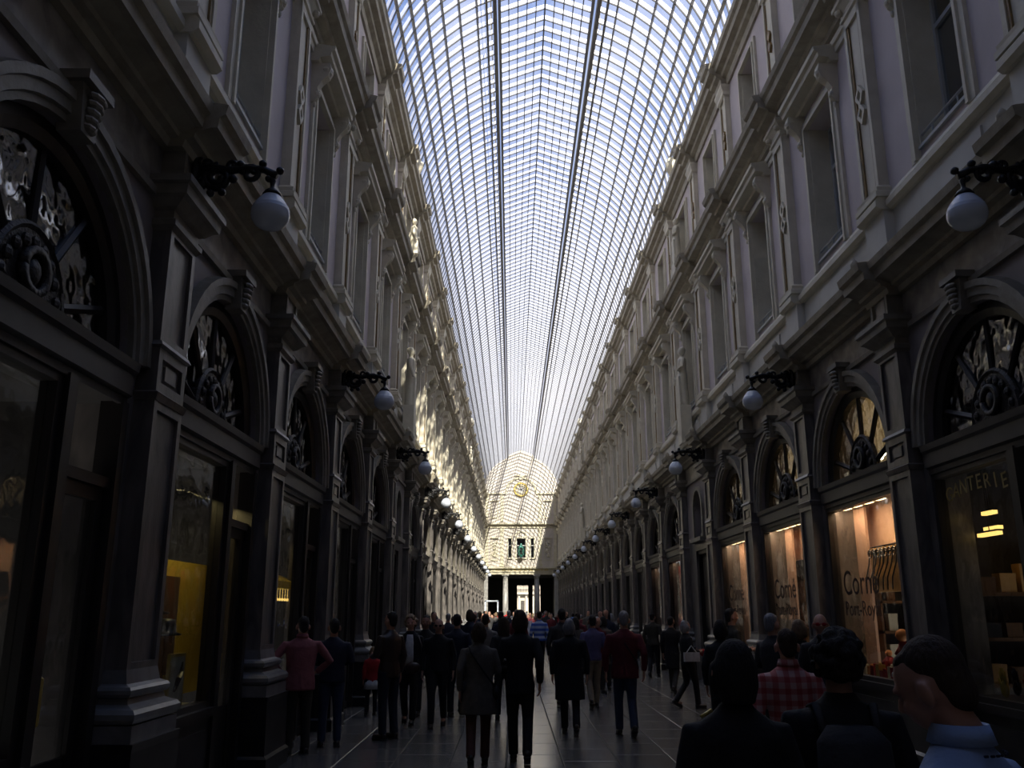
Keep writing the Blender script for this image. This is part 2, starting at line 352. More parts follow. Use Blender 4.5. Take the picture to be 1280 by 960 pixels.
# --- archivolt
def ring_sweep(bm, prof, zc, a0=0, a1=PI, n=24):
    rs = []
    for i in range(n+1):
        a = a0 + (a1-a0)*i/n
        rs.append([(r*math.cos(a), y, zc + r*math.sin(a)) for r, y in prof])
    rings(bm, rs)
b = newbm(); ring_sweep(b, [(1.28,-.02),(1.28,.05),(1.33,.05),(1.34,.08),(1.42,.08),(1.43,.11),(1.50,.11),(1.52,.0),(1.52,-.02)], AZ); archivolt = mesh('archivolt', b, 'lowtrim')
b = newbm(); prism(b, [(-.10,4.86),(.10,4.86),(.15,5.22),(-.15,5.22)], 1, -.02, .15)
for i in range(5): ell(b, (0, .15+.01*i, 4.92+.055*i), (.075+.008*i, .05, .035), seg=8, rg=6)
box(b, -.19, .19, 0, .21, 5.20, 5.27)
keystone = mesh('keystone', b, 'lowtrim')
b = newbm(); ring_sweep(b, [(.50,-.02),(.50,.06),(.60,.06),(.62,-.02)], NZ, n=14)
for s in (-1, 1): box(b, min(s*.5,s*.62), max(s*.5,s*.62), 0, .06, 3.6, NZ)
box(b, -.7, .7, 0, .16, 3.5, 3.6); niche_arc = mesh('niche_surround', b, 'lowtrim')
# --- cornices as long extrusions
def cornice(bm, prof, y0, y1): prism(bm, prof, 0, y0, y1)
P_string = [(0,5.13),(.05,5.13),(.06,5.19),(.02,5.22),(0,5.22)]
P_main = [(0,5.62),(.07,5.62),(.09,5.69),(.16,5.71),(.17,5.75),(.30,5.80),(.36,5.80),(.37,5.90),(.42,5.93),(.44,6.02),(.40,6.03),(0,6.09)]
P_sub = [(0,6.78),(.05,6.78),(.10,6.82),(.10,6.90),(.06,6.95),(.04,7.0),(0,7.0)]
P_arch2 = [(0,9.95),(.04,9.95),(.05,10.05),(.08,10.06),(.09,10.14),(0,10.16)]
P_second = [(0,10.28),(.08,10.28),(.10,10.36),(.22,10.40),(.24,10.46),(.40,10.50),(.42,10.60),(.47,10.64),(.50,10.72),(.45,10.74),(0,10.82)]
P_top = [(0,13.35),(.05,13.35),(.07,13.5),(.16,13.55),(.18,13.62),(.30,13.66),(.32,13.76),(.38,13.80),(.40,13.90),(0,13.98)]
def off(P, d): return [(y + (d if y > 0 else 0), z) for y, z in P]
LEN = YE - YA
CORN = []
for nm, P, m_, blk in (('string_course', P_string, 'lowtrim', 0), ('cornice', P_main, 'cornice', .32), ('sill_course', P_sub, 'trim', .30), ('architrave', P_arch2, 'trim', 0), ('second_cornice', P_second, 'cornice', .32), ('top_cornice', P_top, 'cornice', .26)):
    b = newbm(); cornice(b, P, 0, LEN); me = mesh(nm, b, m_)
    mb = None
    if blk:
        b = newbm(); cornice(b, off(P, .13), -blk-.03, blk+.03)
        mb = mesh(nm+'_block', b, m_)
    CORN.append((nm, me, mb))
b = newbm(); lathe(b, [(0,.02),(.03,.05),(.08,.06),(.12,.04),(.16,.01)], n=8); finial_me = mesh('finial', b, 'cornice', True)
# --- upper pilaster
b = newbm(); box(b, -.28, .28, 0, .10, 6.95, 10.0)
for s in (-1, 1): box(b, min(s*.20,s*.28), max(s*.20,s*.28), .10, .14, 7.15, 9.95)
box(b, -.28, .28, .10, .14, 6.95, 7.15); box(b, -.28, .28, .10, .14, 9.85, 10.0); up_pil = mesh('upper_pilaster', b, 'trim')
b = newbm()
for s in (-1, 1): box(b, min(s*.155,s*.20), max(s*.155,s*.20), .10, .125, 7.15, 9.85)
up_gold = mesh('gilt_strip', b, 'gold')
b = newbm()
for dz, in ((0.14,), (-.14,)):
    v = [(0, 8.5+dz+.17), (.13, 8.5+dz), (0, 8.5+dz-.17), (-.13, 8.5+dz)]
    vi = [(0, 8.5+dz+.09), (.065, 8.5+dz), (0, 8.5+dz-.09), (-.065, 8.5+dz)]
    for i in range(4):
        j = (i+1) % 4
        prism(b, [v[i], v[j], vi[j], vi[i]], 1, .10, .15)
diamond = mesh('diamond_ornament', b, 'trim')
b = newbm(); profbox(b, [(6.95,.36,.22),(7.02,.36,.22),(7.04,.33,.19),(7.09,.34,.2),(7.13,.30,.15)]); up_base = mesh('base', b, 'trim')
b = newbm(); box(b, -.31, .31, 0, .13, 6.05, 6.8); up_ped = mesh('pedestal', b, 'dado')
b = newbm(); profbox(b, [(9.98,.28,.14),(10.0,.31,.17),(10.04,.31,.17),(10.06,.29,.15),(10.12,.30,.16),(10.2,.35,.22),(10.22,.38,.25),(10.28,.38,.25)])
for s in (-1, 1): ell(b, (s*.24, .2, 10.14), (.06, .06, .06), seg=8, rg=6)
up_cap = mesh('capital', b, 'trim')
# --- attic pilaster
b = newbm(); profbox(b, [(10.8,.32,.14),(11.1,.32,.14),(11.14,.29,.11)]); box(b, -.25, .25, 0, .08, 11.1, 13.1)
for s in (-1, 1): box(b, min(s*.18,s*.25), max(s*.18,s*.25), .08, .12, 11.14, 13.1)
profbox(b, [(13.08,.25,.12),(13.12,.29,.16),(13.2,.29,.16),(13.3,.33,.2),(13.36,.33,.2)]); at_pil = mesh('attic_pilaster', b, 'trim')
b = newbm()
for s in (-1, 1): box(b, min(s*.15,s*.18), max(s*.15,s*.18), .08, .10, 11.2, 13.0)
for dz in (.12, -.12):
    prism(b, [(0,12.1+dz+.12),(.08,12.1+dz),(0,12.1+dz-.12),(-.08,12.1+dz)], 1, .08, .13)
at_orn = mesh('attic_ornament', b, 'gold')
# --- window surrounds
def surround(bm, w2, z0, z1, bd, p):
    box(bm, -w2-bd, -w2, 0, p, z0, z1+bd); box(bm, w2, w2+bd, 0, p, z0, z1+bd); box(bm, -w2, w2, 0, p, z1, z1+bd)
    box(bm, -w2-bd*.35, -w2, p, p+.03, z0, z1+bd*.35); box(bm, w2, w2+bd*.35, p, p+.03, z0, z1+bd*.35); box(bm, -w2, w2, p, p+.03, z1, z1+bd*.35)
b = newbm(); surround(b, W1[0], 7.0, W1[2], .16, .05); [box(b, min(q*W1[0],q*(W1[0]-.015)), max(q*W1[0],q*(W1[0]-.015)), TH, 0, W1[1], W1[2]) for q in (-1, 1)]; sur1 = mesh('window_surround', b, 'trim')
b = newbm(); surround(b, W2[0], 11.2, W2[2], .12, .05); [box(b, min(q*W2[0],q*(W2[0]-.015)), max(q*W2[0],q*(W2[0]-.015)), TH, 0, W2[1], W2[2]) for q in (-1, 1)]; box(b, -.7, .7, 0, .14, 11.2, 11.3); sur2 = mesh('attic_surround', b, 'trim')
b = newbm(); prism(b, [(0,9.82),(.12,9.82),(.14,9.87),(.30,9.90),(.31,9.97),(.36,10.0),(.37,10.06),(0,10.12)], 0, -.92, .92); hood = mesh('window_hood', b, 'trim')
b = newbm(); rs = []
for t, y, hw in ((9.82,.28,.085),(9.72,.30,.085),(9.62,.26,.08),(9.52,.16,.07),(9.42,.10,.06),(9.32,.12,.055),(9.26,.10,.045),(9.2,.04,.03)):
    rs.append([(-hw, 0, t), (hw, 0, t), (hw, y, t), (-hw, y, t)])
rings(b, rs)
ell(b, (0, .22, 9.72), (.1, .1, .1), seg=10, rg=6); ell(b, (0, .09, 9.33), (.07, .06, .06), seg=8, rg=6); ell(b, (0,.06,9.16), (.03,.03,.05), seg=6, rg=5)
console = mesh('console', b, 'trim')
# --- sash windows
def sash(w2, z0, z1, nm):
    y = TH + .06
    f = newbm()
    for s in (-1, 1): box(f, min(s*w2, s*(w2-.07)), max(s*w2, s*(w2-.07)), y-.04, y+.03, z0, z1)
    box(f, -w2+.07, w2-.07, y-.04, y+.03, z0, z0+.08); box(f, -w2+.07, w2-.07, y-.04, y+.03, z1-.07, z1)
    bars = newbm(); zt = z0 + (z1-z0)*.70
    box(bars, -w2+.07, w2-.07, y-.03, y+.035, zt-.03, zt+.03)
    box(bars, -.03, .03, y-.035, y+.03, z0+.08, z1-.07)
    ps = []
    for xa, xb in ((-w2+.07, -.03), (.03, w2-.07)):
        for za, zb in ((z0+.08, zt-.03), (zt+.03, z1-.07)):
            p = newbm(); box(p, xa, xb, y-.008, y-.002, za, zb); ps.append(mesh('pane', p, 'upglass'))
    return mesh(nm, f, 'sash'), mesh('glazing_bar', bars, 'sash'), ps
SA1 = sash(*W1, 'sash_window'); SA2 = sash(*W2, 'attic_sash')
b = newbm(); box(b, -W1[0]+.02, W1[0]-.02, -.30, .04, 7.12, 7.16)
tube(b, [(-W1[0]+.03, -.02, 7.32), (W1[0]-.03, -.02, 7.32)], .018, 6)
for x in (-.3, 0, .3): tube(b, [(x, -.02, 7.14), (x, -.02, 7.32)], .012, 6)
guard = mesh('guard_rail', b, 'sash')
# --- fanlight
FY = -.15
b = newbm(); ring_sweep(b, [(1.12,FY-.04),(1.12,FY+.06),(1.20,FY+.09),(1.285,FY+.09),(1.285,FY-.04)], AZ, n=24); box(b, -1.28, 1.28, FY-.04, FY+.06, AZ-.04, AZ+.03); fan_frame = mesh('fanlight_frame', b, 'wood')
b = newbm(); tube(b, [(0, FY, .44), (0, FY, 1.16)], .038, 6); fan_bar = mesh('glazing_bar', b, 'wood')
b = newbm(); n = 14
poly = [(.46*math.cos(PI*i/n), AZ + .56*math.sin(PI*i/n)) for i in range(n+1)]
prism(b, poly, 1, FY-.03, FY+.04)
for i in range(1, 10):
    a = PI*i/10; ell(b, (.36*math.cos(a), FY+.05, AZ+.44*math.sin(a)), (.05, .03, .05), seg=6, rg=5)
for i in range(n): 
    a = PI*i/n; a2 = PI*(i+1)/n
    tube(b, [(.45*math.cos(a), FY+.03, AZ+.55*math.sin(a)), (.45*math.cos(a2), FY+.03, AZ+.55*math.sin(a2))], .03, 5)
fan_hub = mesh('fan_hub', b, 'grille')
b = newbm(); ring_sweep(b, [(.12,FY+.03),(.12,FY+.10),(.17,FY+.10),(.17,FY+.03)], AZ+.24, 0, 2*PI, 16); ell(b, (0, FY+.05, AZ+.24), (.085,.05,.1), seg=8, rg=6); fan_med = mesh('medallion', b, 'grille', True)
fan_panes = []
SPK = [math.radians(a) for a in (-72, -36, 0, 36, 72)]
edges = [-PI/2] + SPK + [PI/2]
for i in range(6):
    b = newbm(); n = 5; a0, a1 = edges[i], edges[i+1]
    po = [(1.14*math.sin(a0+(a1-a0)*j/n), AZ+1.14*math.cos(a0+(a1-a0)*j/n)) for j in range(n+1)] + [(.42*math.sin(a1), AZ+.46*math.cos(a1)), (.42*math.sin(a0), AZ+.46*math.cos(a0))]
    prism(b, po, 1, FY-.006, FY); fan_panes.append(mesh('pane', b, 'fanglass'))
b = newbm(); prism(b, [(0,3.28),(.03,3.28),(.03,3.34),(.07,3.36),(.07,3.52),(.10,3.55),(.11,3.62),(0,3.66)], 0, -1.32, 1.32); box(b, -1.32, 1.32, TH, 0, 3.30, 3.62); transom = mesh('transom_beam', b, 'transom')
# --- shopfronts
GY = -.05
def frame_rect(bm, x0, x1, z0, z1, t, y0, y1):
    box(bm, x0, x0+t, y0, y1, z0, z1); box(bm, x1-t, x1, y0, y1, z0, z1)
    box(bm, x0+t, x1-t, y0, y1, z0, z0+t); box(bm, x0+t, x1-t, y0, y1, z1-t, z1)
def shop_pieces(kind):
    """kind 'full' or 'door'"""
    r = {}
    x0 = -1.32 if kind == 'full' else -.38
    b = newbm(); frame_rect(b, x0, 1.32, .78, 3.30, .08, GY-.06, GY+.06); box(b, x0-.02, 1.32, GY-.1, .07, .72, .80)
    if kind == 'door':
        box(b, -.50, -.38, GY-.08, GY+.10, 0, 3.30); box(b, -1.32, -1.22, GY-.08, GY+.10, 0, 3.30); box(b, -1.22, -.5, GY-.06, GY+.06, 2.62, 2.70)
    r['frame'] = mesh('shop_frame', b, 'wood')
    b = newbm(); box(b, x0+.08, 1.24, GY-.008, GY-.002, .86, 3.22); r['pane'] = mesh('pane', b, 'glass')
    b = newbm(); box(b, x0, 1.32, TH, .02, 0, .72); box(b, x0+.15, 1.2, .02, .04, .14, .6); r['riser'] = mesh('stall_riser', b, 'black')
    if kind == 'door':
        b = newbm(); frame_rect(b, -1.22, -.50, .02, 2.62, .10, GY-.05, GY+.02); box(b, -1.12, -.60, GY-.03, GY, .10, .75); r['door'] = mesh('door', b, 'wood')
        b = newbm(); box(b, -1.12, -.60, GY-.02, GY-.012, .75, 2.52); r['dpane'] = mesh('pane', b, 'dimglass')
        b = newbm(); tube(b, [(-.57, GY+.02, .98), (-.57, GY+.07, 1.02), (-.57, GY+.07, 1.3), (-.57, GY+.02, 1.34)], .012, 6); r['handle'] = mesh('door_handle', b, 'brightgold')
    return r
SH = {'full': shop_pieces('full'), 'door': shop_pieces('door')}
b = newbm(); frame_rect(b, -.62, .62, 0, 3.30, .10, GY-.2, GY); box(b, -.52, .52, GY-.16, GY-.1, .1, 3.2)
for z in (.3, 1.3, 2.3): box(b, -.4, .4, GY-.1, GY-.07, z, z+.8)
niche_door = mesh('door', b, 'wood')

walls = {}; WN = [0]; DN = [0]
def win(label, loc, rz, me):
    WN[0] += 1; o = thing('window_%d' % WN[0], label, 'window', loc, rz, me=me, kind='structure'); return o
def baywhere(side, k):
    y = k
    if k < 0: return 'beside the camera' if k == -1 else 'behind the camera, %s back' % ORD[-k-2]
    return 'in the %s visible bay' % ORD[k]
REDBAYS = {('right', 5), ('right', 6)}
for side in ('left', 'right'):
    X, rz = side_T(side); s = 1 if side == 'left' else -1
    root = thing('wall_'+side, '%s wall of the arcade with pilasters, arches and two upper storeys' % side, 'wall', kind='structure'); walls[side] = root
    ob('room_partitions', room_shell(side), root)
    for nm, me, mb in CORN:
        y = YE if side == 'left' else YA
        o = ob(nm, me, root, (X, y, 0), rz)
        if mb:
            for k in range(K0, K1+1):
                if nm == 'cornice' or nm.endswith('cornice') or nm == 'sill_course':
                    bo = ob(nm+'_block', mb, root, (X, Y0+B*k, 0), rz)
                    if nm == 'cornice' and k >= 0: ob('finial', finial_me, bo, (0, .45, 6.05))
    for k in range(K0, K1+1):
        L_ = (X, Y0+B*k, 0)
        p = ob('pilaster', pil_shaft, root, L_, rz)
        for nm, me in (('capital', pil_cap), ('frieze_block', pil_block), ('inset_panel', pil_inset), ('base', pil_base), ('plinth', pil_plinth)): ob(nm, me, p)
        p = ob('upper_pilaster', up_pil, root, L_, rz)
        for nm, me in (('gilt_strip', up_gold), ('diamond_ornament', diamond), ('base', up_base), ('pedestal', up_ped), ('capital', up_cap)): ob(nm, me, p)
        p = ob('attic_pilaster', at_pil, root, L_, rz); ob('attic_ornament', at_orn, p)
    for k in range(K0, K1):
        L_ = (X, Y0+B*(k+.5), 0); niche = (k % 10 == 4); wh = baywhere(side, k)
        ob('arch_wall', niche_arch if niche else low_arch, root, L_, rz)
        ob('pier', niche_pier if niche else low_pier, root, L_, rz)
        for nm, me in (('frieze', frieze_me), ('dado', dado_me), ('first_floor_wall', up_wall), ('attic_wall', at_wall), ('window_surround', sur1), ('attic_surround', sur2)): ob(nm, me, root, L_, rz)
        h = ob('window_hood', hood, root, L_, rz)
        for sx in (-.76, .76): ob('console', console, h, (sx, 0, 0))
        wn = win('tall pale sash window on the first floor of the %s wall, %s' % (side, wh), L_, rz, SA1[0])
        ob('glazing_bar', SA1[1], wn); [ob('pane', q, wn) for q in SA1[2]]; ob('guard_rail', guard, wn)
        wn = win('small attic sash window of the %s wall, %s' % (side, wh), L_, rz, SA2[0])
        ob('glazing_bar', SA2[1], wn); [ob('pane', q, wn) for q in SA2[2]]
        if niche:
            ob('niche_surround', niche_arc, root, L_, rz)
            DN[0] += 1
            thing('door_%d' % DN[0], 'narrow panelled door under the niche of the %s wall, %s' % (side, wh), 'door', L_, rz, me=niche_door, kind='structure')
            continue
        a = ob('archivolt', archivolt, root, L_, rz); ob('keystone', keystone, a)
        ob('transom_beam', transom, root, L_, rz)
        wn = win('dark half-round fanlight over the shopfront of the %s wall, %s' % (side, wh), L_, rz, fan_frame)
        for ang in SPK:
            q = ob('glazing_bar', fan_bar, wn, (0, 0, AZ)); q.rotation_euler = (0, ang, 0)
        hb = ob('fan_hub', fan_hub, wn); ob('medallion', fan_med, hb)
        for q in fan_panes: ob('pane', q, wn)
        kind = 'full' if (side == 'right' and k in (1, 2, 3, 5, 6, 9)) else 'door'
        S = SH[kind]
        wn = win('%s shop window under the fanlight of the %s wall, %s' % ('wide' if kind == 'full' else 'tall', side, wh), L_, rz, S['frame'])
        ob('pane', S['pane'], wn); ob('stall_riser', S['riser'], wn)
        if kind == 'door':
            DN[0] += 1
            d = thing('door_%d' % DN[0], 'dark glazed shop door of the %s wall, %s' % (side, wh), 'door', L_, rz, me=S['door'], kind='structure')
            ob('pane', S['dpane'], d); ob('door_handle', S['handle'], d)

# ------------------------------------------------------------------ ROOF
ceil = thing('ceiling', 'glazed iron barrel vault with a raised ridge over the arcade', 'ceiling', (XC, 0, 0), kind='structure')
HA = math.acos(1.42/VR)
NA = 9; LN = 5
def vp(t):   # cross-section param -> (x,z); half profile from springing (0..NA) then lantern (NA..NA+LN)
    if t <= NA:
        a = HA*t/NA; return (VR*math.cos(a), SPRING + VR*math.sin(a))
    u = (t-NA)/LN; return (1.30*(1-u), 18.05 + .50*u)
RS = 0.48; NR_ = int(LEN/RS)
def sweep_rib(bm, pts, w, d):
    rs = []
    for i, p in enumerate(pts):
        q0 = pts[max(i-1, 0)]; q1 = pts[min(i+1, len(pts)-1)]
        tx, tz = q1[0]-q0[0], q1[1]-q0[1]; l = math.hypot(tx, tz); nx, nz = tz/l, -tx/l
        rs.append([(p[0]+nx*d, -w, p[1]+nz*d), (p[0]+nx*d, w, p[1]+nz*d), (p[0]-nx*d, w, p[1]-nz*d), (p[0]-nx*d, -w, p[1]-nz*d)])
    rings(bm, rs)
b = newbm()
for s in (-1, 1): sweep_rib(b, [(s*vp(t)[0], vp(t)[1]) for t in range(NA+1)], .013, .016)
sweep_rib(b, [(-1.30, 18.05), (0, 18.55), (1.30, 18.05)], .012, .014)
rib = mesh('rib', b, 'rib')
for i in range(NR_+1): ob('rib', rib, ceil, (0, YA + i*RS, 0))
def purl(x, z, w, d, nm='purlin'):
    b = newbm(); box(b, x-w, x+w, YA, YE, z-d, z+d); return ob(nm, mesh(nm, b, 'rib'), ceil)
for s in (-1, 1):
    for t in range(0, NA):
        x, z = vp(t); a = HA*t/NA
        b = newbm(); cx, sz = math.cos(a), math.sin(a)
        pts = [(s*(x + cx*u - sz*v), z + sz*u + cx*v) for u, v in ((-.05, -.016), (.03, -.016), (.03, .016), (-.05, .016))]
        prism(b, pts, 1, YA, YE); ob('purlin', mesh('purlin', b, 'rib'), ceil)
    for t in range(NA+1, NA+LN): 
        x, z = vp(t); purl(s*x, z, .013, .03)
    b = newbm(); x, z = vp(NA)
    box(b, s*x-.05, s*x+.05, YA, YE, z-.08, z+.10); box(b, s*(x+.22)-.03, s*(x+.22)+.03, YA, YE, z-.18, z-.10)
    box(b, s*1.30-.04, s*1.30+.04, YA, YE, 18.0, 18.09)
    ob('walkway_beam', mesh('walkway_beam', b, 'rib'), ceil)
    b = newbm()
    for dz in (.45, .8): tube(b, [(s*1.55, YA, z+dz), (s*1.55, YE, z+dz)], .014, 5)
    for i in range(0, 40): tube(b, [(s*1.55, YA+1.2+i*2.4, z-.05), (s*1.55, YA+1.2+i*2.4, z+.8)], .014, 5)
    ob('walkway_rail', mesh('walkway_rail', b, 'rib'), ceil)
purl(0, 18.56, .02, .04, 'ridge_bar')
def panegeo(bm, p0, p1, y0, y1, uvl):
    tilt = .03
    n = Vector((p1[1]-p0[1], 0, -(p1[0]-p0[0]))); n.normalize()
    if n.z < 0: n = -n
    q = [Vector((p0[0], y0, p0[1])), Vector((p1[0], y0, p1[1])), Vector((p1[0], y1, p1[1])) + n*tilt, Vector((p0[0], y1, p0[1])) + n*tilt]
    f = bm.faces.new([bm.verts.new(v) for v in q])
    for lp, uvv in zip(f.loops, ((0, 0), (1, 0), (1, 1), (0, 1))): lp[uvl].uv = uvv
def newuvbm():
    b = newbm(); return b, b.loops.layers.uv.new('UVMap')
pane_me = {}
segs = []
for s in (-1, 1):
    for t in range(NA+LN):
        if t == NA-0: pass
        p0 = vp(t) if t != NA else (1.30, 18.05); p1 = vp(t+1)
        segs.append(((s*p0[0], p0[1]), (s*p1[0], p1[1]), t))
big, bl = newuvbm(); cnt = 0
I0 = int((19.5-YA)/RS)
for i in range(NR_):
    y = YA + i*RS
    for si, (p0, p1, t) in enumerate(segs):
        if t < NA and i >= I0 and cnt < 298:
            if si not in pane_me:
                b, u = newuvbm(); panegeo(b, p0, p1, 0, RS, u); me = bpy.data.meshes.new('pane'); b.to_mesh(me); b.free(); me.materials.append(M['roofglass']); pane_me[si] = me
            ob('glass_pane', pane_me[si], ceil, (0, y, 0)); cnt += 1
        else: panegeo(big, p0, p1, y, y+RS, bl)
me = bpy.data.meshes.new('panes'); big.to_mesh(me); big.free(); me.materials.append(M['roofglass'])
o = ob('distant_panes', me, ceil); o['kind'] = 'stuff'
# closing strips between walls and springing, added over side rooms to block light
b = newbm()
for s in (-1, 1): box(b, min(s*3.96, s*7.2), max(s*3.96, s*7.2), YA, YE, 13.98, 14.1)
ob('light_block_slab', mesh('light_block_slab', b, 'cornice'), ceil)

# ------------------------------------------------------------------ SUN BLOCKER (unseen front added behind the camera to shade the near bays)
b = newbm(); box(b, -30, 32, -8.9, -8.4, 0, 33)
thing('wall_rear', 'plain unseen front added behind the viewer to shade the near bays', 'wall', me=mesh('wall_rear', b, 'rear'), kind='structure')

# ------------------------------------------------------------------ END WALL
EW = thing('wall_back', 'sunlit end wall of the arcade with clock and triple window', 'wall', (XC, YE, 0), kind='structure')
# local: x across, y negative = towards the camera
b = newbm()
def eplate(z0, z1, holes):
    xs = sorted(holes); cur = -4.0
    for a, c in xs: box(b, cur, a, 0, .5, z0, z1); cur = c
    box(b, cur, 4.0, 0, .5, z0, z1)
eplate(6.2, 7.2, []); eplate(7.2, 9.2, [(-1.36, -1.0), (-.48, .48), (1.0, 1.36)]); eplate(9.2, 14.0, [])
n = 32; pl = [(VR*math.cos(PI*i/n), SPRING+VR*math.sin(PI*i/n)) for i in range(n+1)]
prism(b, pl, 1, 0, .5)
prism(b, [(-1.42, 17.6), (1.42, 17.6), (1.34, 18.05), (0, 18.58), (-1.34, 18.05)], 1, .02, .45)
ob('gable_wall', mesh('gable_wall', b, 'endwall'), EW)
def ebox(nm, m, *bx):
    b = newbm()
    for q in bx: box(b, *q)
    return ob(nm, mesh(nm, b, m), EW)
ebox('entablature', 'endtrim', (-4, 4, -.15, .5, 5.5, 5.75), (-4, 4, -.22, .0, 5.75, 5.82), (-4, 4, -.12, .5, 5.82, 6.1), (-4, 4, -.35, 0, 6.1, 6.22))
b = newbm(); random.seed(3)
x = -2.9
while x < 2.9:
    wd = random.uniform(.05, .12); box(b, x, x+wd, -.14, -.12, 5.88, 6.03); x += wd + random.choice((.05, .05, .22))
ob('gilt_frieze_ornament', mesh('gilt', b, 'brightgold'), EW)
ebox('floor_cornice', 'endtrim', (-4, 4, -.20, 0, 10.55, 10.65), (-4, 4, -.34, 0, 10.65, 10.78), (-4, 4, -.10, 0, 10.3, 10.4))
ebox('spring_cornice', 'endtrim', (-4, -1.6, -.18, 0, 13.85, 13.98), (1.6, 4, -.18, 0, 13.85, 13.98))
for sx in (-1, 1):
    for x in (3.6, 2.0):
        ebox('wall_pilaster', 'endtrim', (sx*x-.17, sx*x+.17, -.10, 0, 6.4, 10.1), (sx*x-.23, sx*x+.23, -.14, 0, 6.3, 6.55), (sx*x-.22, sx*x+.22, -.14, 0, 10.0, 10.25))
        ebox('wall_pilaster', 'endtrim', (sx*x-.15, sx*x+.15, -.08, 0, 10.95, 13.6), (sx*x-.2, sx*x+.2, -.12, 0, 13.5, 13.75))
    ebox('niche_frame', 'endtrim', (sx*2.8-.38, sx*2.8-.3, -.07, 0, 7.0, 9.0), (sx*2.8+.3, sx*2.8+.38, -.07, 0, 7.0, 9.0), (sx*2.8-.42, sx*2.8+.42, -.18, 0, 9.2, 9.3), (sx*2.8-.38, sx*2.8+.38, -.07, 0, 6.9, 7.0))
    ebox('niche_frame', 'endtrim', (sx*2.8-.38, sx*2.8-.3, -.07, 0, 11.4, 12.9), (sx*2.8+.3, sx*2.8+.38, -.07, 0, 11.4, 12.9), (sx*2.8-.45, sx*2.8+.45, -.16, 0, 13.1, 13.2), (sx*2.8-.38, sx*2.8+.38, -.07, 0, 11.3, 11.4))
    b = newbm(); random.seed(11+sx)
    for i in range(26): ell(b, (sx*2.8+random.uniform(-.2, .2), -.04, 7.3+random.uniform(0, 1.5)), (.09, .08, .13), seg=6, rg=5)
    ob('carved_relief', mesh('carved_relief', b, 'endtrim', True), EW)
b = newbm(); rs = []
for i in range(21):
    a = PI*i/20; rs.append([(r*math.cos(a), y, 14.0 + r*math.sin(a)) for r, y in ((1.5, 0), (1.5, -.1), (1.65, -.14), (1.7, 0))])
rings(b, rs)
prism(b, [(-.15, 15.4), (.15, 15.4), (.22, 15.85), (-.22, 15.85)], 1, -.2, 0)
for i in range(9): ell(b, (-.6+.15*i, -.1, 15.8+.06*math.sin(i)), (.1, .08, .08), seg=6, rg=5)
ob('clock_arch', mesh('clock_arch', b, 'endtrim'), EW)
b = newbm()
for x0, x1 in ((-1.36, -1.0), (-.48, .48), (1.0, 1.36)):
    box(b, x0-.1, x0, -.08, .1, 7.1, 9.25); box(b, x1, x1+.1, -.08, .1, 7.1, 9.25); box(b, x0-.1, x1+.1, -.12, .1, 9.2, 9.32); box(b, x0-.1, x1+.1, -.14, .1, 7.08, 7.18)
rs = []
for i in range(15):
    a = PI*i/14; rs.append([(r*math.cos(a), y, 9.35 + r*math.sin(a)) for r, y in ((.5, 0), (.5, -.1), (.62, -.1), (.64, 0))])
rings(b, rs)
ob('triple_window_surround', mesh('tws', b, 'endtrim'), EW)
b = newbm(); box(b, -1.5, 1.5, .9, 1.0, 7.0, 9.4); ob('dark_backing', mesh('bk', b, 'room'), EW)
fb = newbm(); gp = []
for x0, x1 in ((-1.36, -1.0), (-.48, .48), (1.0, 1.36)):
    frame_rect(fb, x0, x1, 7.2, 9.2, .05, .15, .22); box(fb, x0, x1, .15, .22, 8.45, 8.52)
    p = newbm(); box(p, x0+.05, x1-.05, .18, .186, 7.25, 9.15); gp.append(mesh('pane', p, 'glass'))
wn = win('triple window in the middle of the sunlit end wall', (XC, YE, 0), 0, mesh('frame', fb, 'sash'))
for g in gp: ob('pane', g, wn)
# clock
b = newbm(); rs = []
def flat_ring(bm, r0, r1, y0, y1, z, n=32):
    rings(bm, [[(r*math.cos(2*PI*i/n), y, z + r*math.sin(2*PI*i/n)) for i in range(n)] for r, y in ((r0, y0), (r0, y1), (r1, y1), (r1, y0))], cap=False)
flat_ring(b, .60, .76, 0, -.14, 0)
clk = thing('wall_clock', 'round gilt clock on the sunlit end wall', 'clock', (XC, YE, 14.35), me=mesh('clock_rim', b, 'brightgold'))
b = newbm(); rings(b, [[(.61*math.cos(2*PI*i/24), y, .61*math.sin(2*PI*i/24)) for i in range(24)] for y in (-.04, -.06)]); ob('dial', mesh('dial', b, 'column'), clk)
M_dark = M['letter']
for i in range(12):
    b = newbm(); box(b, -.03, .03, -.09, -.06, .34, .56); q = ob('hour_mark', mesh('hour_mark', b, 'brightgold'), clk); q.rotation_euler = (0, i*PI/6, 0)
for ang, ln in ((1.15, .34), (-.3, .5)):
    b = newbm(); box(b, -.03, .03, -.12, -.095, -.05, ln); q = ob('hand', mesh('hand', b, M_dark), clk); q.rotation_euler = (0, ang, 0)
# hanging lantern
ln = thing('hanging_lantern', 'green verdigris lantern on a long rod before the triple window', 'lantern', (XC, YE-.7, 7.15))
b = newbm(); tube(b, [(0, 0, 1.5), (0, 0, 3.45)], .025, 6); tube(b, [(0, 0, 3.42), (0, .5, 3.47), (0, .7, 3.47)], .03, 6); ob('rod', mesh('rod', b, 'iron'), ln)
b = newbm(); lathe(b, [(0, .02), (.1, .12), (.25, .25), (.3, .27)], n=6); lathe(b, [(1.05, .3), (1.15, .22), (1.35, .1), (1.5, .03)], n=6)
for i in range(6):
    a = 2*PI*i/6; tube(b, [(.26*math.cos(a), .26*math.sin(a), .28), (.28*math.cos(a), .28*math.sin(a), 1.08)], .03, 5)
ob('cage', mesh('cage', b, 'verdigris'), ln)
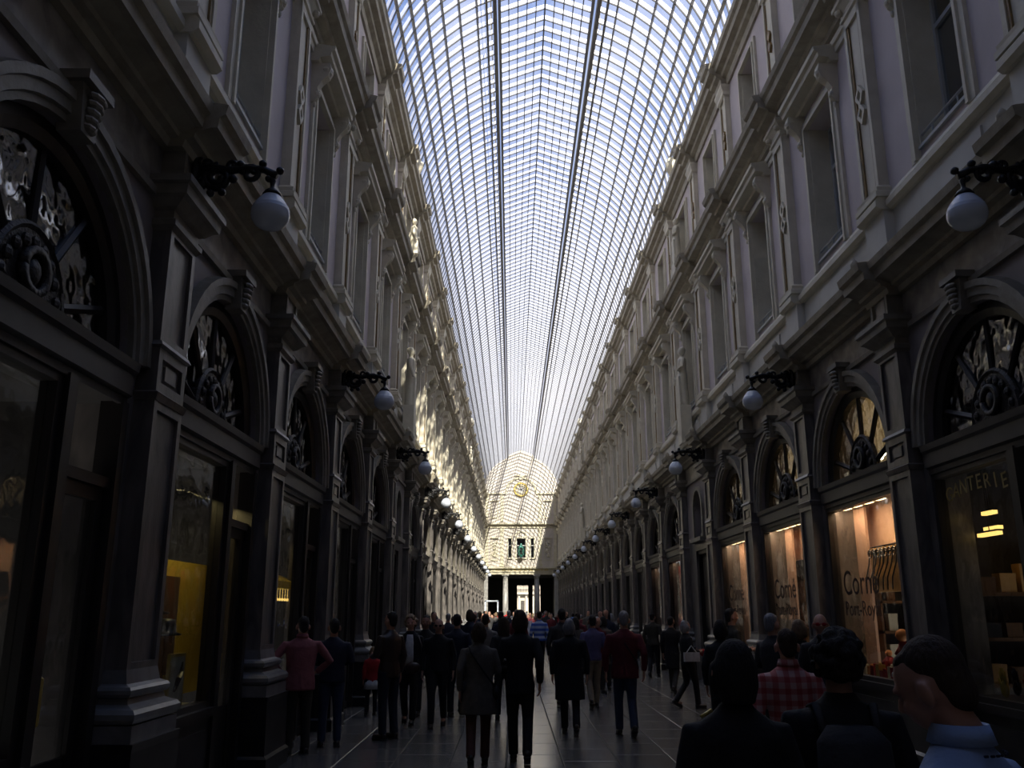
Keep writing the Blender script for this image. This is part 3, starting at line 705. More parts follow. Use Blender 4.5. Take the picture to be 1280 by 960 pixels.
# columns + passage
def column(x, lab):
    t = thing('column', lab, 'column', (x, YE+.1, 0))
    b = newbm(); lathe(b, [(.5, .30), (1.8, .30), (5.1, .25)], n=20); ob('shaft', mesh('shaft', b, 'column', True), t)
    b = newbm(); box(b, -.4, .4, -.4, .4, 0, .3); lathe(b, [(.3, .37), (.38, .4), (.45, .34), (.5, .32)], n=20); ob('base', mesh('base', b, 'column'), t)
    b = newbm(); lathe(b, [(5.1, .26), (5.2, .30), (5.24, .27), (5.36, .34)], n=20); box(b, -.36, .36, -.36, .36, 5.36, 5.498); ob('capital', mesh('capital', b, 'column'), t)
column(XC-1.63, 'left of two free grey columns under the end wall')
column(XC+1.63, 'right of two free grey columns under the end wall')
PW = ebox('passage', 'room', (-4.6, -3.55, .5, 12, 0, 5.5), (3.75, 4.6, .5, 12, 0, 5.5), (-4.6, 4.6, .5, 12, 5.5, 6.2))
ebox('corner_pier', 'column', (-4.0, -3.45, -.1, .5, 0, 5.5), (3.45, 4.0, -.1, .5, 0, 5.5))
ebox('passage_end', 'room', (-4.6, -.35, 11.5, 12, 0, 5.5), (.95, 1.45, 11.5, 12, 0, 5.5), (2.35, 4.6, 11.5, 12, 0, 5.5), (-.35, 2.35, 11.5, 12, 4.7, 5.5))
# street facade beyond
FX = XC; FYB = YE + 27
fc = thing('building', 'bright sunlit pale facade seen through the far passage', 'building', (FX, FYB, 0))
b = newbm(); box(b, -14, 14, .3, 2, 0, 16); ob('wall', mesh('wall', b, 'facade'), fc)
for i in range(-9, 10):
    b = newbm(); box(b, -.13, .13, 0, .3, 0, 4.0); box(b, -.2, .2, -.05, .3, 3.8, 4.0); ob('pilaster', mesh('pilaster', b, 'facade'), fc, (i*.95, 0, 0))
    if i % 2 == 0:
        b = newbm(); box(b, -.24, .24, .2, .32, 1.0, 3.2); ob('window', mesh('window', b, 'room'), fc, (i*.95+.47, 0, 0))
        b = newbm(); box(b, -.24, .24, .2, .32, 5.2, 6.8); ob('window', mesh('window', b, 'room'), fc, (i*.95+.47, 0, 0))
b = newbm(); box(b, -14, 14, -.3, .3, 4.0, 4.25)
ob('balcony', mesh('balcony', b, 'facade'), fc)
b = newbm()
for i in range(-60, 61): box(b, i*.15-.02, i*.15+.02, -.27, -.23, 4.25, 5.0)
box(b, -9.1, 9.1, -.28, -.22, 5.0, 5.06); ob('balcony_rail', mesh('rail', b, 'iron'), fc)

# ------------------------------------------------------------------ WALL LAMPS
def spiral(c, r0, r1, a0, a1, n=22):
    return [(0, c[0] + (r0+(r1-r0)*i/n)*math.cos(a0+(a1-a0)*i/n), c[1] + (r0+(r1-r0)*i/n)*math.sin(a0+(a1-a0)*i/n)) for i in range(n+1)]
b = newbm()
tube(b, [(0, .20, 5.56), (0, .34, 5.60), (0, .5, 5.57), (0, .66, 5.60), (0, .82, 5.58), (0, .93, 5.52)], [.06, .045, .038, .036, .034, .04], 7)
tube(b, spiral((.40, 5.50), .13, .035, PI/2, PI/2+3.6*PI), .034, 6)
tube(b, spiral((.70, 5.54), .085, .025, PI, -2.0*PI), .028, 6)
tube(b, spiral((.52, 5.62), .055, .015, -PI/2, 2.2*PI), .021, 5)
for y, z, r in ((.26, 5.44, .05), (.30, 5.64, .045), (.54, 5.49, .035), (.60, 5.63, .035), (.80, 5.64, .03), (.96, 5.57, .03), (.86, 5.49, .025), (.45, 5.36, .03), (.35, 5.35, .03)):
    ell(b, (0, y, z), (.045, r*1.25, r*1.15), seg=8, rg=6)
arm_me = mesh('bracket', b, 'iron', True)
b = newbm(); ell(b, (0, .21, 5.54), (.10, .04, .17), seg=10, rg=8); ell(b, (0, .22, 5.72), (.04, .04, .05), seg=8, rg=6); ell(b, (0, .22, 5.37), (.04, .04, .05), seg=8, rg=6)
plate_me = mesh('wall_plate', b, 'iron', True)
b = newbm(); lathe(b, [(5.50-5.5, .015), (-.03, .03), (-.07, .02), (-.10, .022), (-.13, .06), (-.17, .085), (-.175, .07)], (0, .90, 5.5), 14); cap_me = mesh('globe_cap', b, 'iron', True)
b = newbm()
gp_ = [(-.165, .062), (-.19, .088), (-.22, .112), (-.25, .134), (-.28, .150), (-.285, .156), (-.295, .156), (-.30, .160), (-.31, .160), (-.315, .166), (-.325, .167), (-.335, .168), (-.37, .170), (-.41, .160), (-.45, .135), (-.475, .105), (-.49, .06), (-.495, .02)]
lathe(b, gp_, (0, .90, 5.5), 24); globe_me = mesh('globe', b, 'globe', True)
for side in ('left', 'right'):
    X, rz = side_T(side); n = 0
    for k in range(-2, K1, 2):
        nm = 'behind the camera on the %s' % side if k < 0 else '%s from the viewer on the %s wall' % (ORD[n], side)
        if k >= 0: n += 1
        l = thing('wall_lamp', 'opal globe on scroll bracket, %s' % nm, 'lamp', (X, Y0+B*k, 0), rz, group='globe lamps on scroll brackets')
        ob('bracket', arm_me, l); ob('wall_plate', plate_me, l); ob('globe_cap', cap_me, l); ob('globe', globe_me, l)

# ------------------------------------------------------------------ voxel-fused organic meshes
DG = bpy.context.evaluated_depsgraph_get
def fuse(bm, voxel, smooth=2, tmpname='t'):
    me = bpy.data.meshes.new(tmpname); bm.to_mesh(me); bm.free()
    o = bpy.data.objects.new(tmpname, me); C.objects.link(o)
    m = o.modifiers.new('r', 'REMESH'); m.mode = 'VOXEL'; m.voxel_size = voxel
    if smooth:
        m2 = o.modifiers.new('s', 'SMOOTH'); m2.iterations = smooth; m2.factor = 0.5
    dg = DG(); dg.update(); r = bpy.data.meshes.new_from_object(o.evaluated_get(dg))
    bpy.data.objects.remove(o); bpy.data.meshes.remove(me)
    for p in r.polygons: p.use_smooth = True
    return r
def loft(bm, secs, n=16):
    """secs: (x,y,z,rx,ry)"""
    rings(bm, [[(x+rx*math.cos(2*PI*i/n), y+ry*math.sin(2*PI*i/n), z) for i in range(n)] for x, y, z, rx, ry in secs])

# statue (one mesh design, draped figure)
b = newbm()
loft(b, [(0,0,0,.19,.15),(0,0,.3,.17,.14),(0,0,.6,.16,.13),(0,0,.82,.17,.13),(0,0,1.0,.14,.11),(0,0,1.15,.17,.12),(0,0,1.27,.19,.11),(0,0,1.32,.08,.07)])
ell(b, (0, .0, 1.48), (.085, .095, .12)); tube(b, [(0,0,1.28),(0,0,1.42)], .05)
tube(b, [(-.19,0,1.25),(-.26,.05,1.02),(-.10,.15,.95)], [.06,.05,.035]); tube(b, [(.19,0,1.25),(.25,.02,1.0),(.22,.1,.75)], [.06,.05,.035])
for i in range(7): tube(b, [(-.17+.05*i, .11, .02), (-.12+.035*i, .12, .8)], .03)
ell(b, (0,-.02,1.53), (.1,.1,.09))
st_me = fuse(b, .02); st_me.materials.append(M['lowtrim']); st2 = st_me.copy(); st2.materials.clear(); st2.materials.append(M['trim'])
b = newbm(); box(b, -.24, .24, -.18, .18, -.14, 0); ped_l = mesh('pedestal', b, 'lowtrim'); b = newbm(); box(b, -.24, .24, -.14, .14, -.99, 0); ped_u = mesh('pedestal', b, 'trim'); b = newbm(); box(b, -.24, .24, -.14, .14, -.60, 0); ped_u2 = mesh('pedestal', b, 'trim')
for side in ('left', 'right'):
    X, rz = side_T(side); s = 1 if side == 'left' else -1
    for k, far in ((4, 'near'), (14, 'far')):
        for z, dy, sc, me, pd, wh in ((3.74, -.2, .78, st_me, ped_l, 'in the arched niche over the narrow door'), (7.14, .26, 1.05, st2, ped_u, 'on a pedestal before the first-floor window'), (11.34, .24, .85, st2, ped_u2, 'before the attic window')):
            t = thing('statue', '%s statue %s, %s wall' % ('nearer' if k == 4 else 'farther', wh, side), 'statue', (X+s*dy, Y0+B*(k+.5), z), rz)
            t.scale = (sc,)*3; ob('figure', me, t); ob('pedestal', pd, t)
        b = newbm(); lathe(b, [(0,.12),(.06,.12),(.1,.05),(.2,.14),(.35,.2),(.5,.2),(.55,.12),(.62,.14),(.7,.03)], n=12)
        thing('roof_urn', 'stone urn on the top cornice above the %s statue bay, %s wall' % (far, side), 'urn', (X+s*.25, Y0+B*(k+.5), 13.98), rz, me=mesh('urn', b, 'trim', True))

# ------------------------------------------------------------------ SHOP CONTENTS (right wall, lit shops in bays 1..3)
def alight(name, loc, rot, e, col, sx, sy, typ='AREA'):
    d = bpy.data.lights.new(name, typ); d.energy = e; d.color = col
    if typ == 'AREA': d.shape = 'RECTANGLE'; d.size = sx; d.size_y = sy
    o = bpy.data.objects.new(name, d); C.objects.link(o); o.location = loc; o.rotation_euler = rot; return o
def text(name, s_, size, m, loc, rot, parent=None, label=None, ext=.002):
    c = bpy.data.curves.new(name, 'FONT'); c.body = s_; c.size = size; c.extrude = ext; c.align_x = 'CENTER'; c.align_y = 'CENTER'
    o = bpy.data.objects.new(name, c); C.objects.link(o); dg = DG(); dg.update()
    me = bpy.data.meshes.new_from_object(o.evaluated_get(dg)); bpy.data.objects.remove(o); me.materials.clear(); me.materials.append(m)
    q = ob(name, me, parent); q.location = loc; q.rotation_euler = rot
    if label: q['label'] = label
    return q
WARM = (1.0, 0.66, 0.42)
def bayc(k): return Y0 + B*(k+.5)
shopwhere = {1: 'nearest', 2: 'middle', 3: 'farthest'}
win_of = {o_.get('label'): o_ for o_ in C.objects if o_.name.startswith('window_') and o_.get('label')}
for k in (1, 2, 3):
    yc = bayc(k); w_ = shopwhere[k]
    b = newbm(); box(b, XR+.42, XR+.46, yc+.90, yc+1.66, .845, 3.28)
    thing('standing_screen', 'tall peach screen inside the %s of the three lit shop windows' % w_, 'screen', me=mesh('standing_screen', b, 'pink'))
    b = newbm(); box(b, XR+.62, XR+.68, yc-1.7, yc+1.68, 2.70, 3.36); box(b, XR+.05, XR+.68, yc+1.69, yc+1.73, .85, 3.36)
    thing('bulkhead', 'peach bulkhead washed by downlights in the %s lit shop' % w_, 'partition', me=mesh('bulkhead', b, 'pink'))
    b = newbm(); box(b, XR+.12, XR+.58, yc-1.3, yc+1.3, .79, .84)
    thing('display_shelf', 'pale display floor of the %s lit shop window' % w_, 'shelf', me=mesh('shelf', b, 'paper'))
    for i in range(4):
        y = yc + 1.05 - .42*i
        t = thing('downlight', '%s ceiling downlight from the far end in the %s lit shop' % (ORD[i], w_), 'lamp', (XR+.22, y, 3.28), group='downlights in the lit shops')
        b = newbm(); box(b, -.05, .05, -.14, .14, -.02, .02); ob('housing', mesh('housing', b, 'paper'), t)
        b = newbm(); box(b, -.04, .04, -.12, .12, -.032, -.021); ob('bulb', mesh('bulb', b, 'warmglow'), t)
    for i in range(3):
        sp = bpy.data.lights.new('spot', 'SPOT'); sp.energy = 5; sp.color = (1, .74, .5); sp.spot_size = 1.0; sp.spot_blend = .25; sp.shadow_soft_size = .015
        q = bpy.data.objects.new('spot', sp); C.objects.link(q); q.location = (XR+.54, yc+1.35-.42*i, 3.33); q.rotation_euler = (0, .10, 0)
    alight('shop_ceiling_light', (XR+.13, yc+.75, 3.24), (0, -.45, 0), 17, WARM, .06, 1.6)
    alight('shop_inner_light', (XR+1.5, yc+.2, 3.2), (.5, 0, 0), 7, WARM, 1.2, .4)
    un = thing('shop_shelving', 'brown shelving against the far partition of the %s lit shop' % w_, 'shelf', (0, yc+1.5, 0))
    b = newbm()
    for z in (.5, .95, 1.4, 1.85, 2.3): box(b, XR+.72, XR+2.6, -.14, .18, z, z+.04)
    for x in (XR+.72, XR+1.34, XR+1.96, XR+2.57): box(b, x, x+.03, -.14, .18, 0, 2.34)
    ob('frame', mesh('frame', b, 'brown'), un)
    random.seed(20+k)
    for zi, z in enumerate((.541, .991, 1.441, 1.891)):
        for j in range(6):
            h_ = random.uniform(.14, .3); x = XR+.90+.31*j; m_ = random.choice(['redcloth', 'brightgold', 'orange', 'paper', 'brown'])
            b = newbm(); wq = random.uniform(.05, .085); box(b, -wq, wq, -.07, .07, 0, h_*.8); box(b, -wq-.005, wq+.005, -.075, .075, h_*.8, h_)
            thing('gift_box', 'gift box, %s from the window, %s shelf of the %s lit shop' % (ORD[j], ('lowest', 'second', 'third', 'top')[zi], w_), 'box', (x, yc+1.45, z), group='gift boxes on the shelving of the %s lit shop' % w_, me=mesh('gift_box', b, m_))
    b = newbm(); n = 60
    pts = [(XR+.48+.025*math.sin(i*1.7), yc-1.72+3.44*i/n) for i in range(n+1)]
    A_ = [b.verts.new((p[0], p[1], 3.62)) for p in pts]; B_ = [b.verts.new((p[0], p[1], 5.3)) for p in pts]
    for q in range(n): b.faces.new((A_[q], A_[q+1], B_[q+1], B_[q]))
    thing('curtain', 'thin cream curtain behind the fanlight of the %s lit shop' % w_, 'curtain', me=mesh('curtain', b, 'creamlit'))
    alight('mezzanine_light', (XR+1.6, yc, 4.6), (0, PI/2, 0), 34, (1, .74, .45), 1.3, 3.0)
    b = newbm(); ell(b, (0, 0, 0), .035, seg=8, rg=6); tube(b, [(0, 0, 0), (.08, 0, .06)], .012, 5)
    thing('spotlight', 'tiny bright spotlight behind the fanlight of the %s lit shop' % w_, 'lamp', (XR+.33, yc-.15, 3.86), me=mesh('spotlight', b, mat('halogen glow', (1, 1, 1), emit=(1, .85, .6), estr=20, noise=(1, 1, .9))))
    pw = win_of['wide shop window under the fanlight of the right wall, in the %s visible bay' % ORD[k]]
    text('lettering', 'Corné', .50, M['letter'], (.34, GY+.004, 2.12), (PI/2, 0, PI), pw)
    text('lettering', 'Port-Royal', .30, M['letter'], (.34, GY+.004, 1.76), (PI/2, 0, PI), pw)
# nearest lit shop window: amber screen with twigs, figurines
yc = bayc(1)
t = thing('twig_screen', 'amber lit screen with black twig ornament in the nearest lit shop window', 'screen', (XR+.46, yc+.30, 2.30))
b = newbm(); prism(b, [(-.03, -.30), (.04, -.30), (.02, .34), (-.02, .34)], 1, -.55, .55); ob('panel', mesh('panel', b, 'amber'), t)
random.seed(5); b = newbm()
for i in range(8):
    y = -.5+.14*i; c_ = random.uniform(.12, .36)
    tube(b, [(-.05, y, .33), (-.06, y+c_*.3, .1), (-.055, y+c_, -.10), (-.055, y+c_*1.1, -.27)], .011, 5)
    tube(b, [(-.055, q[1], q[2]) for q in spiral((y, .25), .08, .02, 0, 3*PI, 12)], .009, 4)
ob('twig', mesh('twig', b, 'iron'), t)
alight('screen_light', (XR+.30, yc+.3, 2.9), (0, -.35, 0), 2.2, (1, .7, .35), .06, .9)
random.seed(9)
for i, (y, h_) in enumerate(((-.05, .62), (-.60, .50), (-.98, .55), (.45, .34))):
    t = thing('figurine', '%s costumed figurine with orange head from far end, nearest lit window' % ORD[(1, 2, 3, 0)[i]], 'figurine', (XR+.40, yc+y, .841))
    b = newbm(); loft(b, [(0,0,0,.09,.08),(0,0,h_*.3,.11,.09),(0,0,h_*.6,.07,.06),(0,0,h_*.74,.06,.05),(0,0,h_*.8,.03,.03)], 10); tube(b, [(0,-.06,h_*.7),(-.06,-.13,h_*.5)], .025, 6); tube(b, [(0,.06,h_*.7),(-.06,.12,h_*.5)], .025, 6)
    ob('costume', mesh('costume', b, 'redcloth', True), t)
    b = newbm(); ell(b, (0,0,h_*.92), (h_*.14,)*3, seg=10, rg=8); ell(b, (-h_*.13,0,h_*.91), (.015,.012,.02), seg=6, rg=5); ob('head', mesh('head', b, 'orange', True), t)
CN = {'redcloth': 'red', 'orange': 'orange', 'brightgold': 'gold', 'paper': 'cream'}
for k in (1, 2, 3):
    yc = bayc(k)
    for i in range(15):
        y = yc+1.15-.165*i; m_ = random.choice(['redcloth', 'redcloth', 'orange', 'brightgold', 'paper'])
        h_ = random.uniform(.07, .17); b = newbm(); box(b, -.05, .05, -.055, .055, 0, h_); box(b, -.053, .053, -.012, .012, 0, h_+.003); ell(b, (0, 0, h_+.015), (.02, .04, .02), seg=6, rg=5)
        thing('ribboned_box', '%s ribboned box, %s from the far end of the %s lit window' % (CN[m_], ORD[i], shopwhere[k]), 'box', (XR+.19+random.uniform(0, .05), y, .841), group='ribboned boxes in the front row of the %s lit shop window' % shopwhere[k], me=mesh('gift_box', b, m_))
# red curtains, bays 5 and 6
for k in (5, 6):
    b = newbm(); n = 14; yc = bayc(k)
    pts = [(XR+.3+.04*math.sin(i*1.9), yc+.1+1.2*i/n) for i in range(n+1)]
    prism(b, pts + [(p[0]+.02, p[1]) for p in pts[::-1]], 2, .8, 3.1)
    thing('curtain', 'dark red drape in the shop window %s' % ('just past the right niche' if k == 5 else 'second past the right niche'), 'curtain', me=mesh('curtain', b, 'redcloth'))
    alight('drape_light', (XR+.15, yc+.6, 3.2), (0, -.3, 0), 5, WARM, .1, 1.4)
# glove shop, bay 0 right
pw = win_of['tall shop window under the fanlight of the right wall, in the first visible bay']
S0 = 'GANTERIE'
for i, ch in enumerate(S0):
    u = (i-3.5)*.165; text('letter', ch, .23, M['goldletter'], (.47-u, GY+.004, 3.00 + .07*math.cos((i-3.5)/3.5*1.4)), (PI/2, -(i-3.5)*.03, PI), pw)
yc = bayc(0)
random.seed(14)
b = newbm(); box(b, XR+.14, XR+1.0, yc-.35, yc+1.25, .79, .84); thing('display_shelf', 'dark window shelf of the glove shop by the right edge', 'shelf', me=mesh('shelf', b, 'wood'))
LN_ = ('long upper bar', 'long lower bar', 'short bar', 'round upper', 'round middle', 'round lower')
for i, (x, y, z, w_) in enumerate(((.62, 10.28, 2.66, .16), (.50, 10.15, 2.58, .22), (.42, 9.95, 2.80, .12), (.26, 10.62, 2.52, .06), (.34, 10.66, 2.40, .06), (.24, 10.50, 2.26, .05))):
    tt = thing('shop_lamp', '%s lamp glowing yellow inside the glove shop window' % LN_[i], 'lamp', (XR+x, y, z))
    b = newbm(); box(b, -.03, .03, -w_, w_, -.02, .02) if w_ > .1 else ell(b, (0, 0, 0), w_*.7, seg=8, rg=6); ob('bulb', mesh('bulb', b, 'goldglow'), tt)
    b = newbm(); box(b, -.04, .04, -w_-.01, w_+.01, .021, .04); tube(b, [(0, 0, .04), (0, 0, 3.42-z)], .006, 4); ob('holder', mesh('holder', b, 'iron'), tt)
alight('glove_shop_light', (XR+1.0, yc+.9, 3.2), (0, 0, 0), 1.0, (1, .6, .25), .8, .8)
for i in range(9):
    b = newbm(); hh = random.uniform(.2, .36); ell(b, (0, 0, hh*.28), (.04, .055, hh*.28), seg=8, rg=6)
    for j in range(4): tube(b, [(0, -.035+.023*j, hh*.4), (-.01, -.045+.03*j, hh*(.85+.1*(j in (1, 2))))], .012, 5)
    tube(b, [(0, .05, hh*.3), (0, .09, hh*.6)], .013, 5)
    thing('glove', '%s upright glove from the near end of the glove shop window shelf' % ORD[i], 'glove', (XR+.25+.22*(i % 3), yc-.2+.165*i, .845), group='gloves on the shelf of the glove shop window', me=mesh('glove', b, ['brown', 'yellow', 'black', 'redcloth', 'paper'][i % 5], True))
un = thing('shop_shelving', 'dark shelving against the far partition of the glove shop', 'shelf', (0, yc+1.5, 0)); b = newbm()
for z in (.4, .9, 1.4, 1.9): box(b, XR+.35, XR+2.5, -.14, .18, z, z+.04)
for x in (XR+.35, XR+1.4, XR+2.47): box(b, x, x+.03, -.14, .18, 0, 2.2)
ob('frame', mesh('frame', b, 'brown'), un)
for i in range(12):
    m_ = random.choice(['brown', 'black', 'brown', 'amber']); zi = i//4
    b = newbm(); h_ = random.uniform(.12, .34); box(b, -.09, .09, -.08, .08, 0, h_); box(b, -.094, .094, -.084, .084, h_*.8, h_+.004)
    thing('glove_box', '%s box from the window on the %s shelf of the glove shop' % (ORD[i % 4], ('lower', 'middle', 'upper')[zi]), 'box', (XR+.52+.24*(i % 4), yc+1.45, (.941, 1.441, 1.941)[zi]), group='boxes on the shelving of the glove shop', me=mesh('glove_box', b, m_))

# left antique shop, bay 0 : yellow lit display
yc = bayc(0); xw = XL
def LX(d): return xw - d
b = newbm(); box(b, LX(.57), LX(.53), 8.75, 10.55, .86, 2.25)
thing('backdrop_board', 'yellow backdrop board in the left shop window nearest the viewer', 'board', me=mesh('board', b, 'yellow'))
b = newbm(); box(b, LX(.51), LX(.485), 8.95, 9.60, 1.10, 2.08); thing('wooden_screen', 'brown wooden screen before the yellow backdrop of the left shop window', 'screen', me=mesh('screen', b, 'brown'))
b = newbm(); box(b, LX(.56), LX(.14), 7.75, 9.25, .79, .85); thing('display_shelf', 'pale shelf of the left antique shop window', 'shelf', me=mesh('shelf', b, 'paper'))
for i, (y, z, sc) in enumerate(((8.48, 1.70, .95), (8.86, 1.50, .9), (8.30, 1.36, .6))):
    t = thing('hat', '%s black hat on a stand in the yellow shop window' % ('highest', 'widest', 'lowest')[i], 'hat', (LX(.31), y, z))
    b = newbm(); lathe(b, [(0, .16*sc), (.015, .17*sc), (.03, .11*sc), (.10, .105*sc), (.15, .09*sc), (.16, .02)], n=16); ob('brim', mesh('hat', b, 'black', True), t)
    b = newbm(); tube(b, [(0, 0, .0), (0, 0, .866-z)], .012, 6); lathe(b, [(.851-z, .05), (.865-z, .05)], n=10); ob('stand', mesh('stand', b, 'brown'), t)
t = thing('framed_print', 'pale yellow framed print of a dark bird shape in the left shop window', 'picture', (LX(.125), 8.72, .92)); b = newbm(); box(b, -.015, .015, -.20, .20, -.07, .42); ob('frame', mesh('print', b, 'brightgold'), t)
b = newbm(); box(b, .016, .02, -.17, .17, .0, .39); ob('sheet', mesh('sheet', b, 'paper'), t)
b = newbm(); tube(b, [(.022, -.08, .08), (.022, -.02, .2), (.022, .05, .25), (.022, .1, .34)], [.02, .05, .035, .01], 6, .2); ob('drawing', mesh('drawing', b, 'black'), t)
for i in range(3):
    b = newbm(); h_ = random.uniform(.12, .2); lathe(b, [(0, .04), (h_*.2, .055), (h_*.6, .06), (h_*.8, .025), (h_, .03)], n=10)
    thing('vase', '%s small antique vase from the near end of the left shop shelf' % ORD[i], 'vase', (LX(.30), 7.82+.16*i, .851), group='antique vases on the left shop window shelf', me=mesh('vase', b, ['brown', 'paper', 'amber', 'brightgold'][i % 4], True))
alight('yellow_display_light', (LX(.22), 9.4, 2.9), (0, .25, 0), 7.0, (1, .80, .35), .1, 1.4)
# left second shop: yellow lit strip
yc = bayc(1)
b = newbm(); prism(b, [(LX(.60), 2.28), (LX(.32), 2.16), (LX(.32), 2.06), (LX(.60), 2.06)], 1, 12.6, 14.2); thing('lit_canopy', 'yellow lit canopy inside the second left shop window', 'canopy', me=mesh('canopy', b, 'yellow'))
alight('canopy_light', (LX(.16), 13.5, 2.7), (0, .45, 0), 1.6, (1, .8, .3), .06, 1.2)
for i in range(10):
    b = newbm(); ell(b, (0, 0, 0), .022, seg=6, rg=5); tube(b, [(0, 0, 0), (0, 0, .16)], .003, 4)
    thing('tiny_bulb', '%s tiny yellow bulb from the near end under the lit canopy' % ORD[i], 'lamp', (LX(.40), 12.7+.15*i, 1.90), group='tiny bulbs under the yellow canopy', me=mesh('bulb', b, 'goldglow'))
b = newbm(); box(b, LX(.56), LX(.14), yc-1.2, yc+.3, .79, .85); thing('display_shelf', 'shelf of the second left shop window', 'shelf', me=mesh('shelf', b, 'paper'))
for i in range(8):
    b = newbm(); h_ = random.uniform(.12, .3); lathe(b, [(0, .05), (h_*.3, .06), (h_*.7, .03), (h_, .04)], n=10)
    thing('vase', '%s dark vase from the near end of the second left shop shelf' % ORD[i], 'vase', (LX(.24+.16*(i % 2)), yc-1.1+.18*i, .851), group='vases on the second left shop window shelf', me=mesh('vase', b, ['brown', 'black', 'amber', 'paper'][i % 4], True))
# free-standing white frame near the far end
b = newbm(); box(b, -.06, .06, -.06, .06, 0, 2.7); box(b, 1.04, 1.16, -.06, .06, 0, 2.7); box(b, -.06, 1.16, -.06, .06, 2.6, 2.72); box(b, .04, 1.06, -.02, .02, .2, .3)
thing('stand_frame', 'white free-standing sign frame at the far left end of the arcade', 'frame', (-2.35, 80, 0), me=mesh('frame', b, 'globe'))
# ------------------------------------------------------------------ PEOPLE
def fab(name, col, rough=.85, var=.75):
    return mat(name, col, rough, noise=tuple(c*var for c in col), scale=14, bump=.25, bscale=40)
SKIN = mat('skin', (.50, .27, .19), .55, noise=(.44, .23, .16), scale=12)
SKIN2 = mat('tanned skin', (.36, .19, .13), .55, noise=(.31, .16, .11), scale=12)
HB = mat('black hair', (.012, .010, .009), .8, noise=(.02, .016, .014), scale=40, bump=.6, bscale=90, stretch=(1, 1, .3))
HBR = mat('brown hair', (.05, .03, .018), .8, noise=(.03, .018, .01), scale=40, bump=.6, bscale=90, stretch=(1, 1, .3))
HG = mat('grey hair', (.28, .28, .29), .6, noise=(.18, .18, .19), scale=40, bump=.6, bscale=90, stretch=(1, 1, .3))
HBL = mat('dark blond hair', (.22, .15, .08), .6, noise=(.14, .09, .05), scale=40, bump=.6, bscale=90, stretch=(1, 1, .3))
BLK = fab('black cloth', (.010, .010, .012)); CHAR = fab('charcoal cloth', (.035, .034, .036)); NAVY = fab('navy cloth', (.014, .018, .04)); JEAN = fab('blue denim', (.03, .045, .09))
MAROON = fab('maroon wool', (.12, .012, .02)); PINKS = fab('salmon shirt cloth', (.34, .11, .12)); GREYC = fab('grey coat cloth', (.10, .09, .08)); RUST = fab('rust brown cloth', (.10, .04, .03))
LAV = fab('lavender cloth', (.11, .10, .22)); KHAKI = fab('khaki cloth', (.22, .18, .13)); WHITE = fab('white cloth', (.55, .56, .58)); RED = fab('red cloth', (.38, .012, .015)); BLUE = fab('blue cloth', (.08, .16, .40))
LBLUE = fab('light blue shirt cotton', (.30, .42, .66), .8, .9); OLIVE = fab('dark olive cloth', (.04, .035, .025)); SHOE = mat('dark shoe leather', (.015, .012, .01), .4, noise=(.02, .016, .014))
LEATH = mat('dark brown leather', (.03, .02, .015), .4, noise=(.04, .025, .02))
def plaid():
    m = bpy.data.materials.new('red plaid cotton'); m.use_nodes = True; t = m.node_tree; p = t.nodes['Principled BSDF']; p.inputs['Roughness'].default_value = .85
    tcn = t.nodes.new('ShaderNodeTexCoord'); cur = None
    base = t.nodes.new('ShaderNodeRGB'); base.outputs[0].default_value = (.55, .34, .32, 1); cur = base.outputs[0]
    for ax, sc in (('X', 9), ('Z', 9)):
        wv = t.nodes.new('ShaderNodeTexWave'); wv.bands_direction = ax; wv.inputs['Scale'].default_value = sc/2.2; wv.inputs['Distortion'].default_value = .4
        t.links.new(tcn.outputs['Object'], wv.inputs['Vector'])
        r = t.nodes.new('ShaderNodeValToRGB'); r.color_ramp.elements[0].position = .45; r.color_ramp.elements[1].position = .6; t.links.new(wv.outputs['Fac'], r.inputs[0])
        x = t.nodes.new('ShaderNodeMix'); x.data_type = 'RGBA'; x.blend_type = 'MULTIPLY'
        sc_ = t.nodes.new('ShaderNodeMath'); sc_.operation = 'MULTIPLY'; sc_.inputs[1].default_value = .75; t.links.new(r.outputs[0], sc_.inputs[0])
        t.links.new(sc_.outputs[0], x.inputs['Factor']); t.links.new(cur, x.inputs['A']); x.inputs['B'].default_value = (.75, .22, .22, 1); cur = x.outputs['Result']
    t.links.new(cur, p.inputs['Base Color']); return m
def stripes(name, a, c, sc):
    m = bpy.data.materials.new(name); m.use_nodes = True; t = m.node_tree; p = t.nodes['Principled BSDF']; p.inputs['Roughness'].default_value = .85
    tcn = t.nodes.new('ShaderNodeTexCoord'); wv = t.nodes.new('ShaderNodeTexWave'); wv.bands_direction = 'Z'; wv.inputs['Scale'].default_value = sc
    t.links.new(tcn.outputs['Object'], wv.inputs['Vector']); r = t.nodes.new('ShaderNodeValToRGB'); r.color_ramp.elements[0].position = .48; r.color_ramp.elements[1].position = .52
    r.color_ramp.elements[0].color = (*a, 1); r.color_ramp.elements[1].color = (*c, 1); t.links.new(wv.outputs['Fac'], r.inputs[0]); t.links.new(r.outputs[0], p.inputs['Base Color']); return m
PLAID = plaid(); STRIPE = stripes('blue white striped cotton', (.35, .42, .6), (.04, .10, .42), 2.2)

